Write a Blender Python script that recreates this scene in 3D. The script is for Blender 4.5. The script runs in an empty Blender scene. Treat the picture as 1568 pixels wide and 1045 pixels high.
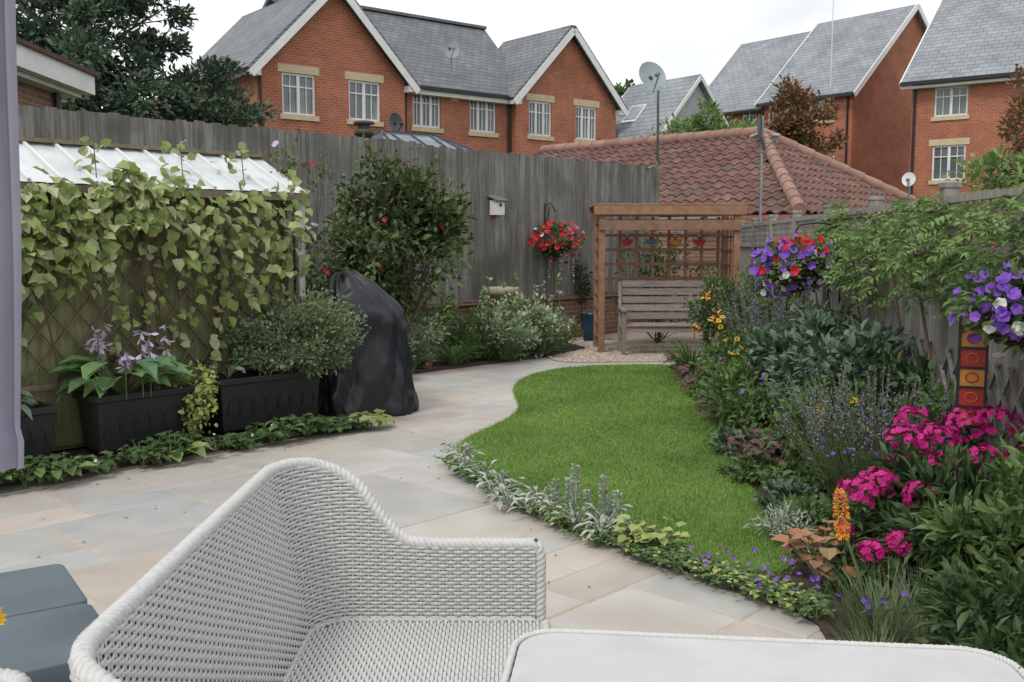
import bpy, math, random
import numpy as np
from mathutils import Vector, Matrix
rng=np.random.default_rng(11); random.seed(11)
A=np.array
def nrm(v):
    v=np.asarray(v,float); l=np.linalg.norm(v,axis=-1,keepdims=True); l[l==0]=1; return v/l
# ------------------------------------------------------------------ mesh builder
class MB:
    def __init__(s): s.v=[];s.f=[];s.m=[];s.s=[];s.n=0
    def add(s,V,F,mi=0,smooth=False):
        V=np.asarray(V,float).reshape(-1,3);F=np.asarray(F,int)
        if len(F)==0: return
        if F.shape[1]==4: F=np.vstack([F[:,[0,1,2]],F[:,[0,2,3]]])
        s.v.append(V);s.f.append(F+s.n);s.m.append(np.full(len(F),mi));s.s.append(np.full(len(F),smooth));s.n+=len(V)
    def build(s,name,mats,bevel=0,parent=None):
        V=np.vstack(s.v);F=np.vstack(s.f).astype(np.int32);M=np.concatenate(s.m).astype(np.int32);S=np.concatenate(s.s)
        me=bpy.data.meshes.new(name);me.vertices.add(len(V));me.vertices.foreach_set('co',V.ravel())
        me.loops.add(len(F)*3);me.loops.foreach_set('vertex_index',F.ravel())
        me.polygons.add(len(F));me.polygons.foreach_set('loop_start',np.arange(0,len(F)*3,3,dtype=np.int32))
        for m in mats: me.materials.append(m)
        me.polygons.foreach_set('material_index',M);me.polygons.foreach_set('use_smooth',S)
        me.update(calc_edges=True);me.validate()
        o=bpy.data.objects.new(name,me);bpy.context.scene.collection.objects.link(o)
        if bevel>0:
            b=o.modifiers.new('b','BEVEL');b.width=bevel;b.segments=2;b.limit_method='ANGLE';b.angle_limit=math.radians(40)
        if parent: o.parent=parent
        return o
BF=A([[0,3,2,1],[4,5,6,7],[0,1,5,4],[1,2,6,5],[2,3,7,6],[3,0,4,7]])
def box(mb,c,size,R=None,mi=0):
    h=A(size)/2.; V=A([[-1,-1,-1],[1,-1,-1],[1,1,-1],[-1,1,-1],[-1,-1,1],[1,-1,1],[1,1,1],[-1,1,1]])*h
    if R is not None: V=V@np.asarray(R).T
    mb.add(V+A(c),BF,mi)
def bx(mb,x0,x1,y0,y1,z0,z1,mi=0): box(mb,((x0+x1)/2,(y0+y1)/2,(z0+z1)/2),(x1-x0,y1-y0,z1-z0),None,mi)
def beam(mb,p0,p1,w,h,up=(0,0,1),mi=0):
    p0=A(p0,float);p1=A(p1,float);d=p1-p0;L=np.linalg.norm(d);d=d/L
    x=nrm(np.cross(d,A(up,float)));z=np.cross(x,d)
    R=np.stack([x,d,z],1); box(mb,(p0+p1)/2,(w,L,h),R,mi)
def rz(a): c,s=math.cos(a),math.sin(a);return A([[c,-s,0],[s,c,0],[0,0,1]])
def tube(mb,P,r,n=6,mi=0,smooth=True,caps=False):
    P=A(P,float);k=len(P);r=np.broadcast_to(np.asarray(r,float),(k,))
    T=nrm(np.gradient(P,axis=0)); u=A([0.,0,1]) if abs(T[0][2])<.9 else A([1.,0,0])
    X=nrm(np.cross(T,u+0*T));Y=np.cross(T,X)
    for i in range(1,k):
        x=X[i-1]-T[i]*np.dot(X[i-1],T[i]); X[i]=x/np.linalg.norm(x); Y[i]=np.cross(T[i],X[i])
    a=np.arange(n)*2*math.pi/n
    V=P[:,None]+r[:,None,None]*(np.cos(a)[None,:,None]*X[:,None]+np.sin(a)[None,:,None]*Y[:,None])
    i=np.arange(k-1)[:,None]*n;j=np.arange(n)[None];j2=(j+1)%n
    F=np.stack([i+j,i+j2,i+n+j2,i+n+j],-1).reshape(-1,4)
    V=V.reshape(-1,3); mb.add(V,F,mi,smooth)
    if caps:
        for e,c in ((0,P[0]),(k-1,P[-1])):
            mb.add(np.vstack([V[e*n:(e+1)*n],c]),[[q,(q+1)%n,n] for q in range(n)],mi)
def lathe(mb,c,prof,n=20,mi=0,smooth=True,fold=None):
    prof=A(prof,float);k=len(prof);a=np.arange(n)*2*math.pi/n
    V=np.zeros((k,n,3));V[...,0]=c[0]+prof[:,0,None]*np.cos(a);V[...,1]=c[1]+prof[:,0,None]*np.sin(a);V[...,2]=c[2]+prof[:,1,None]
    i=np.arange(k-1)[:,None]*n;j=np.arange(n)[None];j2=(j+1)%n
    mb.add(V.reshape(-1,3),np.stack([i+j,i+j2,i+n+j2,i+n+j],-1).reshape(-1,4),mi,smooth)
def slab(mb,p,th,mi=0):
    p=A(p,float);n=nrm(np.cross(p[1]-p[0],p[-1]-p[0]))
    k=len(p);V=np.vstack([p,p-n*th])
    if k==4: mb.add(V,[[0,1,2,3],[4,7,6,5],[0,4,5,1],[1,5,6,2],[2,6,7,3],[3,7,4,0]],mi)
    else: mb.add(V,[[0,1,2],[3,5,4],[0,3,4],[0,4,1],[1,4,5],[1,5,2],[2,5,3],[2,3,0]],mi)
TPL={'oval':(A([[0,0,0],[-.42,.3,.1],[-.4,.65,.08],[0,1,-.12],[.4,.65,.08],[.42,.3,.1],[0,.5,0.02]]),A([[0,6,1],[1,6,2],[2,6,3],[3,6,4],[4,6,5],[5,6,0]])),
'heart':(A([[0,.05,0],[-.5,.12,.08],[-.48,.6,.1],[0,1,-.15],[.48,.6,.1],[.5,.12,.08],[0,.45,-.02]]),A([[0,6,1],[1,6,2],[2,6,3],[3,6,4],[4,6,5],[5,6,0]])),
'diam':(A([[0,0,0],[-.5,.5,.12],[0,1,0],[.5,.5,.12]]),A([[0,2,1],[0,3,2]])),
'petal':(A([[0,0,0],[-.5,.65,.05],[0,1,.1],[.5,.65,.05]]),A([[0,2,1],[0,3,2]])),
'strap':(A([[-.4,0,0],[.4,0,0],[-.5,.35,.05],[.5,.35,.05],[-.4,.7,-.05],[.4,.7,-.05],[0,1,-.3]]),A([[0,1,3],[0,3,2],[2,3,5],[2,5,4],[4,5,6]])),
'needle':(A([[-.5,0,0],[.5,0,0],[0,1,0]]),A([[0,1,2]]))}
def leaves(mb,P,D,L,W,tpl='oval',mi=0,Nh=None):
    P=np.asarray(P,float);k=len(P)
    if k==0: return
    D=nrm(D);T,F=TPL[tpl]
    if Nh is None: Nh=A([0,0,1.])+rng.normal(0,.5,(k,3))
    S=nrm(np.cross(D,Nh)+1e-6);N=np.cross(S,D)
    L=np.broadcast_to(np.asarray(L,float),(k,));W=np.broadcast_to(np.asarray(W,float),(k,))
    V=P[:,None]+S[:,None]*(T[None,:,0,None]*W[:,None,None])+D[:,None]*(T[None,:,1,None]*L[:,None,None])+N[:,None]*(T[None,:,2,None]*L[:,None,None])
    FF=(np.arange(k)[:,None,None]*len(T)+F[None]).reshape(-1,3)
    mb.add(V.reshape(-1,3),FF,mi,False)
def flowers(mb,C,N,r,npet=5,mi=0,mc=None,cup=.25,wf=.8):
    C=np.asarray(C,float);N=nrm(N);k=len(C)
    U=nrm(np.cross(N,A([.3,.2,1.])+rng.normal(0,.3,(k,3))));V=np.cross(N,U);r=np.broadcast_to(np.asarray(r,float),(k,))
    for q in range(npet):
        a=q*2*math.pi/npet+rng.uniform(0,.5,k)
        D=np.cos(a)[:,None]*U+np.sin(a)[:,None]*V+N*cup
        leaves(mb,C,D,r,r*wf,'petal',mi,N)
    if mc is not None:
        for q in range(3):
            a=q*2.1; D=math.cos(a)*U+math.sin(a)*V
            leaves(mb,C-D*(r*.2)[:,None]+N*(r*.25)[:,None],D,r*.45,r*.4,'diam',mc,N)
def rdir(n,up=0): 
    v=rng.normal(0,1,(n,3)); v=nrm(v); v[:,2]+=up; return nrm(v)
# ------------------------------------------------------------------ materials
def newmat(name):
    m=bpy.data.materials.new(name);m.use_nodes=True;nt=m.node_tree;b=nt.nodes['Principled BSDF'];return m,nt,b
def ramp(nt,cols):
    r=nt.nodes.new('ShaderNodeValToRGB');e=r.color_ramp.elements
    while len(e)<len(cols): e.new(.5)
    for i,c in enumerate(cols): e[i].position=i/max(1,len(cols)-1);e[i].color=(*c,1)
    return r
def leafmat(name,cols,rough=.5,trans=.3,patch=0):
    m,nt,b=newmat(name);g=nt.nodes.new('ShaderNodeNewGeometry');r=ramp(nt,cols)
    nt.links.new(g.outputs['Random Per Island'],r.inputs[0]);col=r.outputs[0]
    if patch:
        tc=nt.nodes.new('ShaderNodeTexCoord');n=nt.nodes.new('ShaderNodeTexNoise');n.inputs['Scale'].default_value=patch;n.inputs['Detail'].default_value=4
        nt.links.new(tc.outputs['Object'],n.inputs['Vector']);mr=nt.nodes.new('ShaderNodeMapRange');mr.inputs[1].default_value=.3;mr.inputs[2].default_value=.7;mr.inputs[3].default_value=.66;mr.inputs[4].default_value=1.32
        nt.links.new(n.outputs['Fac'],mr.inputs[0]);mx=nt.nodes.new('ShaderNodeVectorMath');mx.operation='SCALE'
        nt.links.new(col,mx.inputs[0]);nt.links.new(mr.outputs[0],mx.inputs['Scale']);col=mx.outputs[0]
    nt.links.new(col,b.inputs['Base Color']);b.inputs['Roughness'].default_value=rough
    b.inputs['Specular IOR Level'].default_value=.35
    if trans>0:
        t=nt.nodes.new('ShaderNodeBsdfTranslucent');nt.links.new(col,t.inputs['Color']);x=nt.nodes.new('ShaderNodeMixShader');x.inputs[0].default_value=trans
        nt.links.new(b.outputs[0],x.inputs[1]);nt.links.new(t.outputs[0],x.inputs[2]);nt.links.new(x.outputs[0],nt.nodes['Material Output'].inputs[0])
    return m
def mat(name,c1,c2=None,scale=5,rough=.7,bump=.15,stretch=(1,1,1),island=0.,metal=0,detail=6,spec=.4,stain=None,icols=None):
    m,nt,b=newmat(name);L=nt.links.new
    if c2 is None: c2=tuple(x*.75 for x in c1)
    tc=nt.nodes.new('ShaderNodeTexCoord');mp=nt.nodes.new('ShaderNodeMapping');mp.inputs['Scale'].default_value=stretch
    L(tc.outputs['Object'],mp.inputs[0]);n=nt.nodes.new('ShaderNodeTexNoise');n.inputs['Scale'].default_value=scale;n.inputs['Detail'].default_value=detail
    n.inputs['Roughness'].default_value=.6;L(mp.outputs[0],n.inputs['Vector'])
    g=nt.nodes.new('ShaderNodeNewGeometry')
    if island:
        ad=nt.nodes.new('ShaderNodeVectorMath');ad.operation='ADD';sc=nt.nodes.new('ShaderNodeMath');sc.operation='MULTIPLY';sc.inputs[1].default_value=37
        L(g.outputs['Random Per Island'],sc.inputs[0]);L(mp.outputs[0],ad.inputs[0]);L(sc.outputs[0],ad.inputs[1]);L(ad.outputs[0],n.inputs['Vector'])
    r=ramp(nt,[c2,c1]);r.color_ramp.elements[0].position=.32;r.color_ramp.elements[1].position=.68;L(n.outputs['Fac'],r.inputs[0]);col=r.outputs[0]
    if icols:
        ir=ramp(nt,icols);L(g.outputs['Random Per Island'],ir.inputs[0]);mx=nt.nodes.new('ShaderNodeMix');mx.data_type='RGBA';mx.blend_type='MULTIPLY';mx.inputs[0].default_value=1
        L(col,mx.inputs[6]);L(ir.outputs[0],mx.inputs[7]);col=mx.outputs[2]
    elif island:
        mr=nt.nodes.new('ShaderNodeMapRange');mr.inputs[3].default_value=1-island;mr.inputs[4].default_value=1+island;L(g.outputs['Random Per Island'],mr.inputs[0])
        mx=nt.nodes.new('ShaderNodeVectorMath');mx.operation='SCALE';L(col,mx.inputs[0]);L(mr.outputs[0],mx.inputs['Scale']);col=mx.outputs[0]
    if stain:
        sc_,c_,lo,hi=stain;n2=nt.nodes.new('ShaderNodeTexNoise');n2.inputs['Scale'].default_value=sc_;n2.inputs['Detail'].default_value=5;L(tc.outputs['Object'],n2.inputs['Vector'])
        mr=nt.nodes.new('ShaderNodeMapRange');mr.inputs[1].default_value=lo;mr.inputs[2].default_value=hi;L(n2.outputs['Fac'],mr.inputs[0])
        mx=nt.nodes.new('ShaderNodeMix');mx.data_type='RGBA';L(mr.outputs[0],mx.inputs[0]);L(col,mx.inputs[6]);mx.inputs[7].default_value=(*c_,1);col=mx.outputs[2]
    L(col,b.inputs['Base Color']);b.inputs['Roughness'].default_value=rough;b.inputs['Metallic'].default_value=metal;b.inputs['Specular IOR Level'].default_value=spec
    if bump:
        bp=nt.nodes.new('ShaderNodeBump');bp.inputs['Strength'].default_value=bump;bp.inputs['Distance'].default_value=.02;L(n.outputs['Fac'],bp.inputs['Height']);L(bp.outputs[0],b.inputs['Normal'])
    return m
def brickmat(name,c1,c2,mortar,bw=.225,rh=.075,ms=.01,mode='xy',rough=.85,kz=1.,bump=.3):
    m,nt,b=newmat(name);L=nt.links.new;tc=nt.nodes.new('ShaderNodeTexCoord');sp=nt.nodes.new('ShaderNodeSeparateXYZ');L(tc.outputs['Object'],sp.inputs[0])
    cb=nt.nodes.new('ShaderNodeCombineXYZ')
    if mode=='xy':
        ad=nt.nodes.new('ShaderNodeMath');L(sp.outputs[0],ad.inputs[0]);L(sp.outputs[1],ad.inputs[1]);L(ad.outputs[0],cb.inputs[0])
    else: L(sp.outputs[0 if mode=='x' else 1],cb.inputs[0])
    mu=nt.nodes.new('ShaderNodeMath');mu.operation='MULTIPLY';mu.inputs[1].default_value=kz;L(sp.outputs[2],mu.inputs[0]);L(mu.outputs[0],cb.inputs[1])
    t=nt.nodes.new('ShaderNodeTexBrick');L(cb.outputs[0],t.inputs['Vector']);t.inputs['Scale'].default_value=1;t.inputs['Color1'].default_value=(*c1,1);t.inputs['Color2'].default_value=(*c2,1);t.inputs['Mortar'].default_value=(*mortar,1)
    t.inputs['Mortar Size'].default_value=ms;t.inputs['Brick Width'].default_value=bw;t.inputs['Row Height'].default_value=rh;t.inputs['Mortar Smooth'].default_value=.3
    n=nt.nodes.new('ShaderNodeTexNoise');n.inputs['Scale'].default_value=.9;n.inputs['Detail'].default_value=8;n.inputs['Roughness'].default_value=.7;L(tc.outputs['Object'],n.inputs['Vector'])
    mr=nt.nodes.new('ShaderNodeMapRange');mr.inputs[1].default_value=.25;mr.inputs[2].default_value=.75;mr.inputs[3].default_value=.66;mr.inputs[4].default_value=1.32;L(n.outputs['Fac'],mr.inputs[0])
    mx=nt.nodes.new('ShaderNodeVectorMath');mx.operation='SCALE';L(t.outputs['Color'],mx.inputs[0]);L(mr.outputs[0],mx.inputs['Scale']);L(mx.outputs[0],b.inputs['Base Color'])
    b.inputs['Roughness'].default_value=rough;bp=nt.nodes.new('ShaderNodeBump');bp.inputs['Strength'].default_value=bump;bp.inputs['Distance'].default_value=.01;bp.invert=True
    L(t.outputs['Fac'],bp.inputs['Height']);L(bp.outputs[0],b.inputs['Normal']);return m
white=mat('white_paint',(.76,.76,.75),(.66,.66,.65),3,.4,.02)
black=mat('black_plastic',(.022,.022,.024),(.014,.014,.015),20,.45,.05)
greym=mat('grey_metal',(.30,.31,.32),(.2,.21,.22),8,.4,.03,metal=.5)
glass,nt,b=newmat('window_glass');
nn=nt.nodes.new('ShaderNodeTexNoise');nn.inputs['Scale'].default_value=1.1;tc=nt.nodes.new('ShaderNodeTexCoord');nt.links.new(tc.outputs['Object'],nn.inputs['Vector']);rr=ramp(nt,[(.05,.06,.07),(.12,.14,.15),(.42,.45,.47)]);nt.links.new(nn.outputs['Fac'],rr.inputs[0]);nt.links.new(rr.outputs[0],b.inputs['Base Color']);b.inputs['Roughness'].default_value=.06;b.inputs['Specular IOR Level'].default_value=.8
brick=brickmat('red_brick',(.43,.125,.06),(.33,.092,.046),(.36,.24,.17))
brickdk=brickmat('dark_brick',(.26,.12,.08),(.16,.085,.06),(.26,.22,.18))
cream=mat('cream_stone',(.62,.5,.33),(.5,.4,.27),6,.8,.1)
slateX=brickmat('slate_roof_x',(.16,.17,.18),(.11,.12,.13),(.05,.055,.06),.3,.14,.014,'x',.6)
slateY=brickmat('slate_roof_y',(.19,.20,.21),(.14,.15,.16),(.06,.065,.07),.3,.14,.014,'y',.6)
slateL=brickmat('slate_roof_light',(.27,.295,.315),(.21,.235,.255),(.12,.13,.14),.35,.16,.014,'x',.6)
fencewood=mat('weathered_fence_wood',(.27,.26,.24),(.11,.105,.097),9,.85,.4,(3,3,.22),.26,stain=(1.3,(.10,.10,.075),.5,.72))
algae=mat('algae_boards',(.27,.27,.15),(.15,.155,.075),7,.85,.3,(3,3,.3),.15,stain=(2,(.12,.17,.04),.5,.75))
latt=mat('lattice_wood',(.24,.20,.13),(.14,.115,.08),12,.85,.2)
arbw=mat('arbour_wood',(.33,.18,.11),(.21,.115,.07),10,.7,.25,(1,1,1),.18)
benchw=mat('bench_wood',(.31,.255,.235),(.18,.15,.14),14,.8,.3,(.3,3,3),.2)
rightw=mat('right_fence_wood',(.33,.31,.285),(.18,.17,.155),9,.85,.3,(3,3,.25),.2)
grout=mat('grout',(.54,.47,.36),(.40,.35,.27),20,.95,.2)
stone=mat('sandstone',(1,1,1),(.79,.785,.785),2.6,.62,.15,(1,1,1),.01,detail=10,
   icols=[(.52,.46,.41),(.46,.46,.44),(.59,.52,.46),(.40,.41,.40),(.57,.52,.46),(.47,.41,.36),(.52,.52,.50),(.59,.49,.43),(.44,.43,.41),(.56,.50,.43),(.43,.45,.45),(.50,.47,.43),(.61,.56,.50)],stain=(1.4,(.44,.37,.31),.52,.85))
soil=mat('soil',(.10,.07,.047),(.035,.026,.019),14,.95,1.0)
gravelm=mat('gravel',(.45,.37,.29),(.24,.19,.14),60,.9,.6)
pebm=mat('pebbles',(1,1,1),(.7,.7,.7),30,.8,.1,(1,1,1),.01,icols=[(.55,.45,.35),(.33,.25,.19),(.66,.6,.52),(.44,.34,.24),(.6,.55,.5)])
lawnm=mat('lawn_base',(.10,.185,.036),(.065,.13,.022),7,.95,.5)
grassm=leafmat('grass_blades',[(.12,.225,.038),(.19,.31,.058),(.15,.265,.045),(.27,.37,.09),(.13,.23,.04)],.55,0,.9)
farland=mat('far_grass',(.09,.13,.04),(.06,.09,.03),.5,.95,.1)
stem=mat('stem_bark',(.14,.105,.065),(.08,.06,.04),20,.9,.2)
gstem=mat('green_stem',(.13,.18,.07),(.08,.12,.045),20,.7,.1)
Ldark=leafmat('leaf_dark',[(.028,.06,.022),(.055,.10,.035),(.085,.14,.05),(.045,.085,.032)],.5,.12)
Lmid=leafmat('leaf_mid',[(.06,.11,.034),(.10,.175,.05),(.15,.23,.075),(.075,.135,.038)],.5,.2)
Llight=leafmat('leaf_light',[(.14,.2,.05),(.27,.34,.1),(.40,.45,.2),(.19,.26,.06),(.5,.5,.32),(.24,.31,.08)])
Lrose=leafmat('leaf_rose',[(.04,.08,.028),(.08,.135,.045),(.13,.19,.065),(.14,.13,.06)],.5,.15)
Lgrey=leafmat('leaf_greygreen',[(.12,.17,.085),(.18,.24,.12),(.26,.32,.18),(.15,.2,.10)],.5,.2)
Lsilver=leafmat('leaf_silver',[(.30,.35,.28),(.42,.47,.39),(.52,.56,.48),(.2,.27,.17)],.8,.15)
Lvar=leafmat('leaf_variegated',[(.12,.2,.07),(.45,.52,.36),(.2,.32,.12),(.55,.6,.45),(.14,.23,.08)],.5,.2)
Lhosta=leafmat('leaf_hosta',[(.10,.2,.1),(.14,.26,.12),(.18,.3,.11),(.3,.38,.15)],.4,.2)
Llime=leafmat('leaf_lime',[(.3,.37,.09),(.42,.46,.16),(.24,.31,.07)],.5,.2)
Lpurp=leafmat('leaf_purple',[(.09,.035,.04),(.14,.055,.055),(.08,.065,.045)],.5,.15)
Lorange=leafmat('leaf_orange',[(.4,.17,.09),(.5,.26,.13),(.3,.13,.08),(.33,.27,.12)],.5,.2)
Lblue=leafmat('leaf_bluegreen',[(.065,.11,.07),(.11,.17,.105),(.17,.235,.16),(.05,.09,.05)],.45,.12)
Ltree=leafmat('leaf_ash',[(.045,.08,.05),(.075,.125,.075),(.12,.175,.11),(.055,.095,.06)],.55,.12)
Lred=leafmat('leaf_redtree',[(.24,.09,.055),(.30,.13,.075),(.16,.12,.05),(.12,.13,.05)],.5,.2)
Lyel=leafmat('leaf_wisteria',[(.14,.23,.07),(.21,.32,.10),(.11,.185,.05),(.29,.37,.15)],.5,.25)
def fm(n,*c): return leafmat(n,list(c),.6,.2)
Fmag=fm('flower_magenta',(.5,.01,.17),(.62,.03,.27),(.4,.005,.13)); Fred=fm('flower_red',(.55,.01,.02),(.7,.02,.03))
Fpur=fm('flower_violet',(.2,.07,.5),(.3,.13,.62),(.14,.05,.4)); Flil=fm('flower_lilac',(.55,.45,.62),(.65,.55,.7),(.45,.36,.54))
Fwht=fm('flower_white',(.75,.75,.72),(.8,.8,.76)); Fyel=fm('flower_yellow',(.8,.45,.02),(.8,.55,.03)); For=fm('flower_orange',(.85,.30,.03),(.85,.48,.07),(.8,.18,.03))
Flav=fm('flower_lavender',(.22,.18,.34),(.32,.26,.43),(.2,.2,.25)); Fcr=fm('flower_crimson',(.3,.01,.05),(.42,.02,.08)); Fpk=fm('flower_pink',(.6,.1,.3),(.7,.2,.4)); Fbr=fm('flower_brown',(.04,.02,.01),(.06,.03,.01))
# ------------------------------------------------------------------ garden frame: s along the long fence, t towards the house
dv=A([.6906,.7232,0]);nv=A([.7232,-.6906,0]);RF=np.stack([dv,nv*-1,A([0,0,1.])],1)
def F(s,t,z=0.):
    s,t,z=np.broadcast_arrays(np.asarray(s,float),t,z)
    return np.stack([-4.07+.6906*s+.7232*t,8.37+.7232*s-.6906*t,z+0*s],-1)
def fbox(mb,s0,s1,t0,t1,z0,z1,mi=0): box(mb,F((s0+s1)/2,(t0+t1)/2,(z0+z1)/2),(s1-s0,t1-t0,z1-z0),RF,mi)
def sheet(name,pts,z,m,skirt=.05):
    me=bpy.data.meshes.new(name);k=len(pts);V=[(p[0],p[1],z) for p in pts]+[(p[0],p[1],z-skirt) for p in pts]
    ar=sum(pts[i][0]*pts[(i+1)%k][1]-pts[(i+1)%k][0]*pts[i][1] for i in range(k)); idx=list(range(k)) if ar>0 else list(range(k))[::-1]
    me.from_pydata(V,[],[idx]+[[i,(i+1)%k,k+(i+1)%k,k+i] for i in range(k)]);me.materials.append(m);me.update()
    o=bpy.data.objects.new(name,me);bpy.context.scene.collection.objects.link(o);return o
def smoothpoly(p,it=2):
    p=A(p,float)
    for _ in range(it):
        q=np.roll(p,-1,0);p=np.stack([p*.75+q*.25,p*.25+q*.75],1).reshape(-1,2)
    return p
def inpoly(P,poly):
    x,y=P[:,0],P[:,1];r=np.zeros(len(P),bool);k=len(poly)
    for i in range(k):
        x1,y1=poly[i];x2,y2=poly[(i+1)%k]
        c=((y1>y)!=(y2>y))&(x<(x2-x1)*(y-y1)/((y2-y1) if y2!=y1 else 1e-9)+x1);r^=c
    return r
sheet('ground',[(-300,-60),(300,-60),(300,400),(-300,400)],-.04,farland)
sheet('patio_base',[tuple(F(s,t)[:2]) for s,t in ((-9,8),(-9,-1.99),(11.6,-1.99),(13,1),(8,9))],-.0045,grout,.02)
# paving slabs
mb=MB();g=.3;NS,NT=66,40;occ=np.zeros((NS,NT),bool);s0,t0=-8.,-2.1
for i in range(NS):
    for j in range(NT):
        if occ[i,j]: continue
        opts=[(3,2),(2,3),(3,3),(2,2),(2,2),(3,2),(2,1),(4,3),(3,2),(2,3)];random.shuffle(opts)
        for a,c in opts+[(1,2),(2,1),(1,1)]:
            if i+a<=NS and j+c<=NT and not occ[i:i+a,j:j+c].any(): break
        occ[i:i+a,j:j+c]=True
        x0,x1,y0,y1=s0+i*g,s0+(i+a)*g,t0+j*g,t0+(j+c)*g
        e=.0065;b_=.006;zz=random.uniform(-.001,.0015)
        jit=[random.uniform(-.002,.002) for _ in range(8)]
        def ring(e,z):
            q=[(x0+e+jit[0],y0+e+jit[1]),(x1-e+jit[2],y0+e+jit[3]),(x1-e+jit[4],y1-e+jit[5]),(x0+e+jit[6],y1-e+jit[7])];return [F(s,t,z) for s,t in q]
        V=ring(e,-.012)+ring(e,-.004+zz)+ring(e+b_,zz)
        mb.add(V,[[8,11,10,9],[0,1,5,4],[1,2,6,5],[2,3,7,6],[3,0,4,7],[4,5,9,8],[5,6,10,9],[6,7,11,10],[7,4,8,11]])
mb.build('patio_paving',[stone])
# lawn
K=1.172
lp=[(2.30,10.8),(1.48,10.82),(.85,10.7),(.35,10.25),(.08,9.6),(.02,8.9),(.1,8.2),(.05,7.7),(-.15,7.2),(-.36,6.75),(-.43,6.35),(-.36,5.95),(-.2,5.55),(.08,5.09),(.36,4.72),(.62,4.4),(.85,4.16),(1.1,3.99),(1.33,3.93),(1.40,4.2),(1.45,4.6),(1.51,5.22),(1.61,6.1),(1.71,6.97),(1.81,7.62),(1.97,8.8),(2.2,10.2)]
lawn=smoothpoly([(x,y*K) for x,y in lp],2)
sheet('lawn',[tuple(p) for p in lawn],.03,lawnm,.05)
N=230000;P=np.stack([rng.uniform(-.5,2.4,N),4.5+ (12.9-4.5)*rng.uniform(0,1,N)**1.35],1);P=P[inpoly(P,lawn)];k=len(P)
P3=np.column_stack([P,np.full(k,.025)]);D=rng.normal(0,.45,(k,3));D[:,2]=1
hh=.014+.018*rng.uniform(0,1,k)+.006*np.sin(P[:,0]*9)*np.sin(P[:,1]*7)
mb=MB();leaves(mb,P3,D,hh,.0035+.0004*P[:,1],'needle',0)
E=[];
for i in range(len(lawn)):
    a_,b2=lawn[i],lawn[(i+1)%len(lawn)];n_=int(np.linalg.norm(b2-a_)*520);E.append(a_+(b2-a_)*rng.uniform(0,1,(n_,1))+rng.normal(0,.014,(n_,2)))
E=np.vstack(E);D=rng.normal(0,.7,(len(E),3));D[:,2]=1
leaves(mb,np.column_stack([E,np.full(len(E),.01)]),D,rng.uniform(.03,.055,len(E)),.006,'needle',0)
mb.build('lawn_grass',[grassm])
# beds
bed=[(1.24,2.6),(1.26,3.80),(1.28,4.02),(1.21,4.25),(1.06,4.46),(.83,4.73),(.59,5.04),(.30,5.49),(-.07,6.15),(-.35,6.78),(-.45,7.3),(-.42,7.7),(0,8.0),(1.2,8.6),(1.6,12.0),(2.25,12.9),(2.4,13.3),(3.5,13.4),(3.5,13.0),(2.36,2.6)]
sheet('flower_bed_soil',bed,.018,soil,.04)
def clods(mb,P,r,mi=0):
    O=A([[1,0,0],[0,1,0],[-1,0,0],[0,-1,0],[0,0,.7],[0,0,-.7]],float);FO=A([[0,1,4],[1,2,4],[2,3,4],[3,0,4],[1,0,5],[2,1,5],[3,2,5],[0,3,5]])
    k=len(P);a=rng.uniform(0,6.3,k);r=np.broadcast_to(r,(k,));J=O[None]*(1+rng.normal(0,.2,(k,6,1)))*r[:,None,None]
    c,s=np.cos(a)[:,None],np.sin(a)[:,None];J=np.stack([J[...,0]*c-J[...,1]*s,J[...,0]*s+J[...,1]*c,J[...,2]],-1)
    mb.add((P[:,None]+J).reshape(-1,3),(np.arange(k)[:,None,None]*6+FO[None]).reshape(-1,3),mi,False)
mb=MB();P=np.stack([rng.uniform(-.5,2.4,14000),rng.uniform(3,13,14000)],1);P=P[inpoly(P,A(bed))&~inpoly(P,lawn)]
clods(mb,np.column_stack([P,np.full(len(P),.02)]),rng.uniform(.006,.02,len(P)));mb.build('soil_clods',[soil])
bed2=[(-8,1.90),(2.0,1.90),(2.05,.5),(3.5,.3),(4.25,-.42),(7.3,-.45),(8.2,-.7),(8.9,-1.98),(-8,-1.98)]
sheet('border_soil',[tuple(F(s,t)[:2]) for s,t in bed2],.035,soil,.06)
gp=[(.55,13.35),(.75,13.1),(1.6,13.15),(2.6,13.25),(4.2,13.6),(4.2,17.6),(2.4,18.0),(1.3,16.9),(.5,15.4),(.45,14.2)]
sheet('gravel',gp,.006,gravelm,.03)
mb=MB();P=np.stack([rng.uniform(.4,3.4,16000),rng.uniform(13,16,16000)],1);P=P[inpoly(P,A(gp))]
clods(mb,np.column_stack([P,np.full(len(P),.012)]),rng.uniform(.008,.02,len(P)));mb.build('gravel_pebbles',[pebm])
# fallen leaves and petals on the paving
mb=MB();k=90;leaves(mb,np.stack([rng.uniform(-2.8,.6,k),rng.uniform(4.2,12,k),np.full(k,.004)],1),rng.normal(0,1,(k,3))*A([1,1,.08]),rng.uniform(.012,.03,k),rng.uniform(.008,.018,k),'oval',0,Nh=A([[0,0,1.]])*np.ones((k,1)));mb.build('fallen_leaves',[leafmat('dry_leaf',[(.2,.13,.05),(.12,.14,.04),(.3,.22,.1)],.7,0)])
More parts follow.
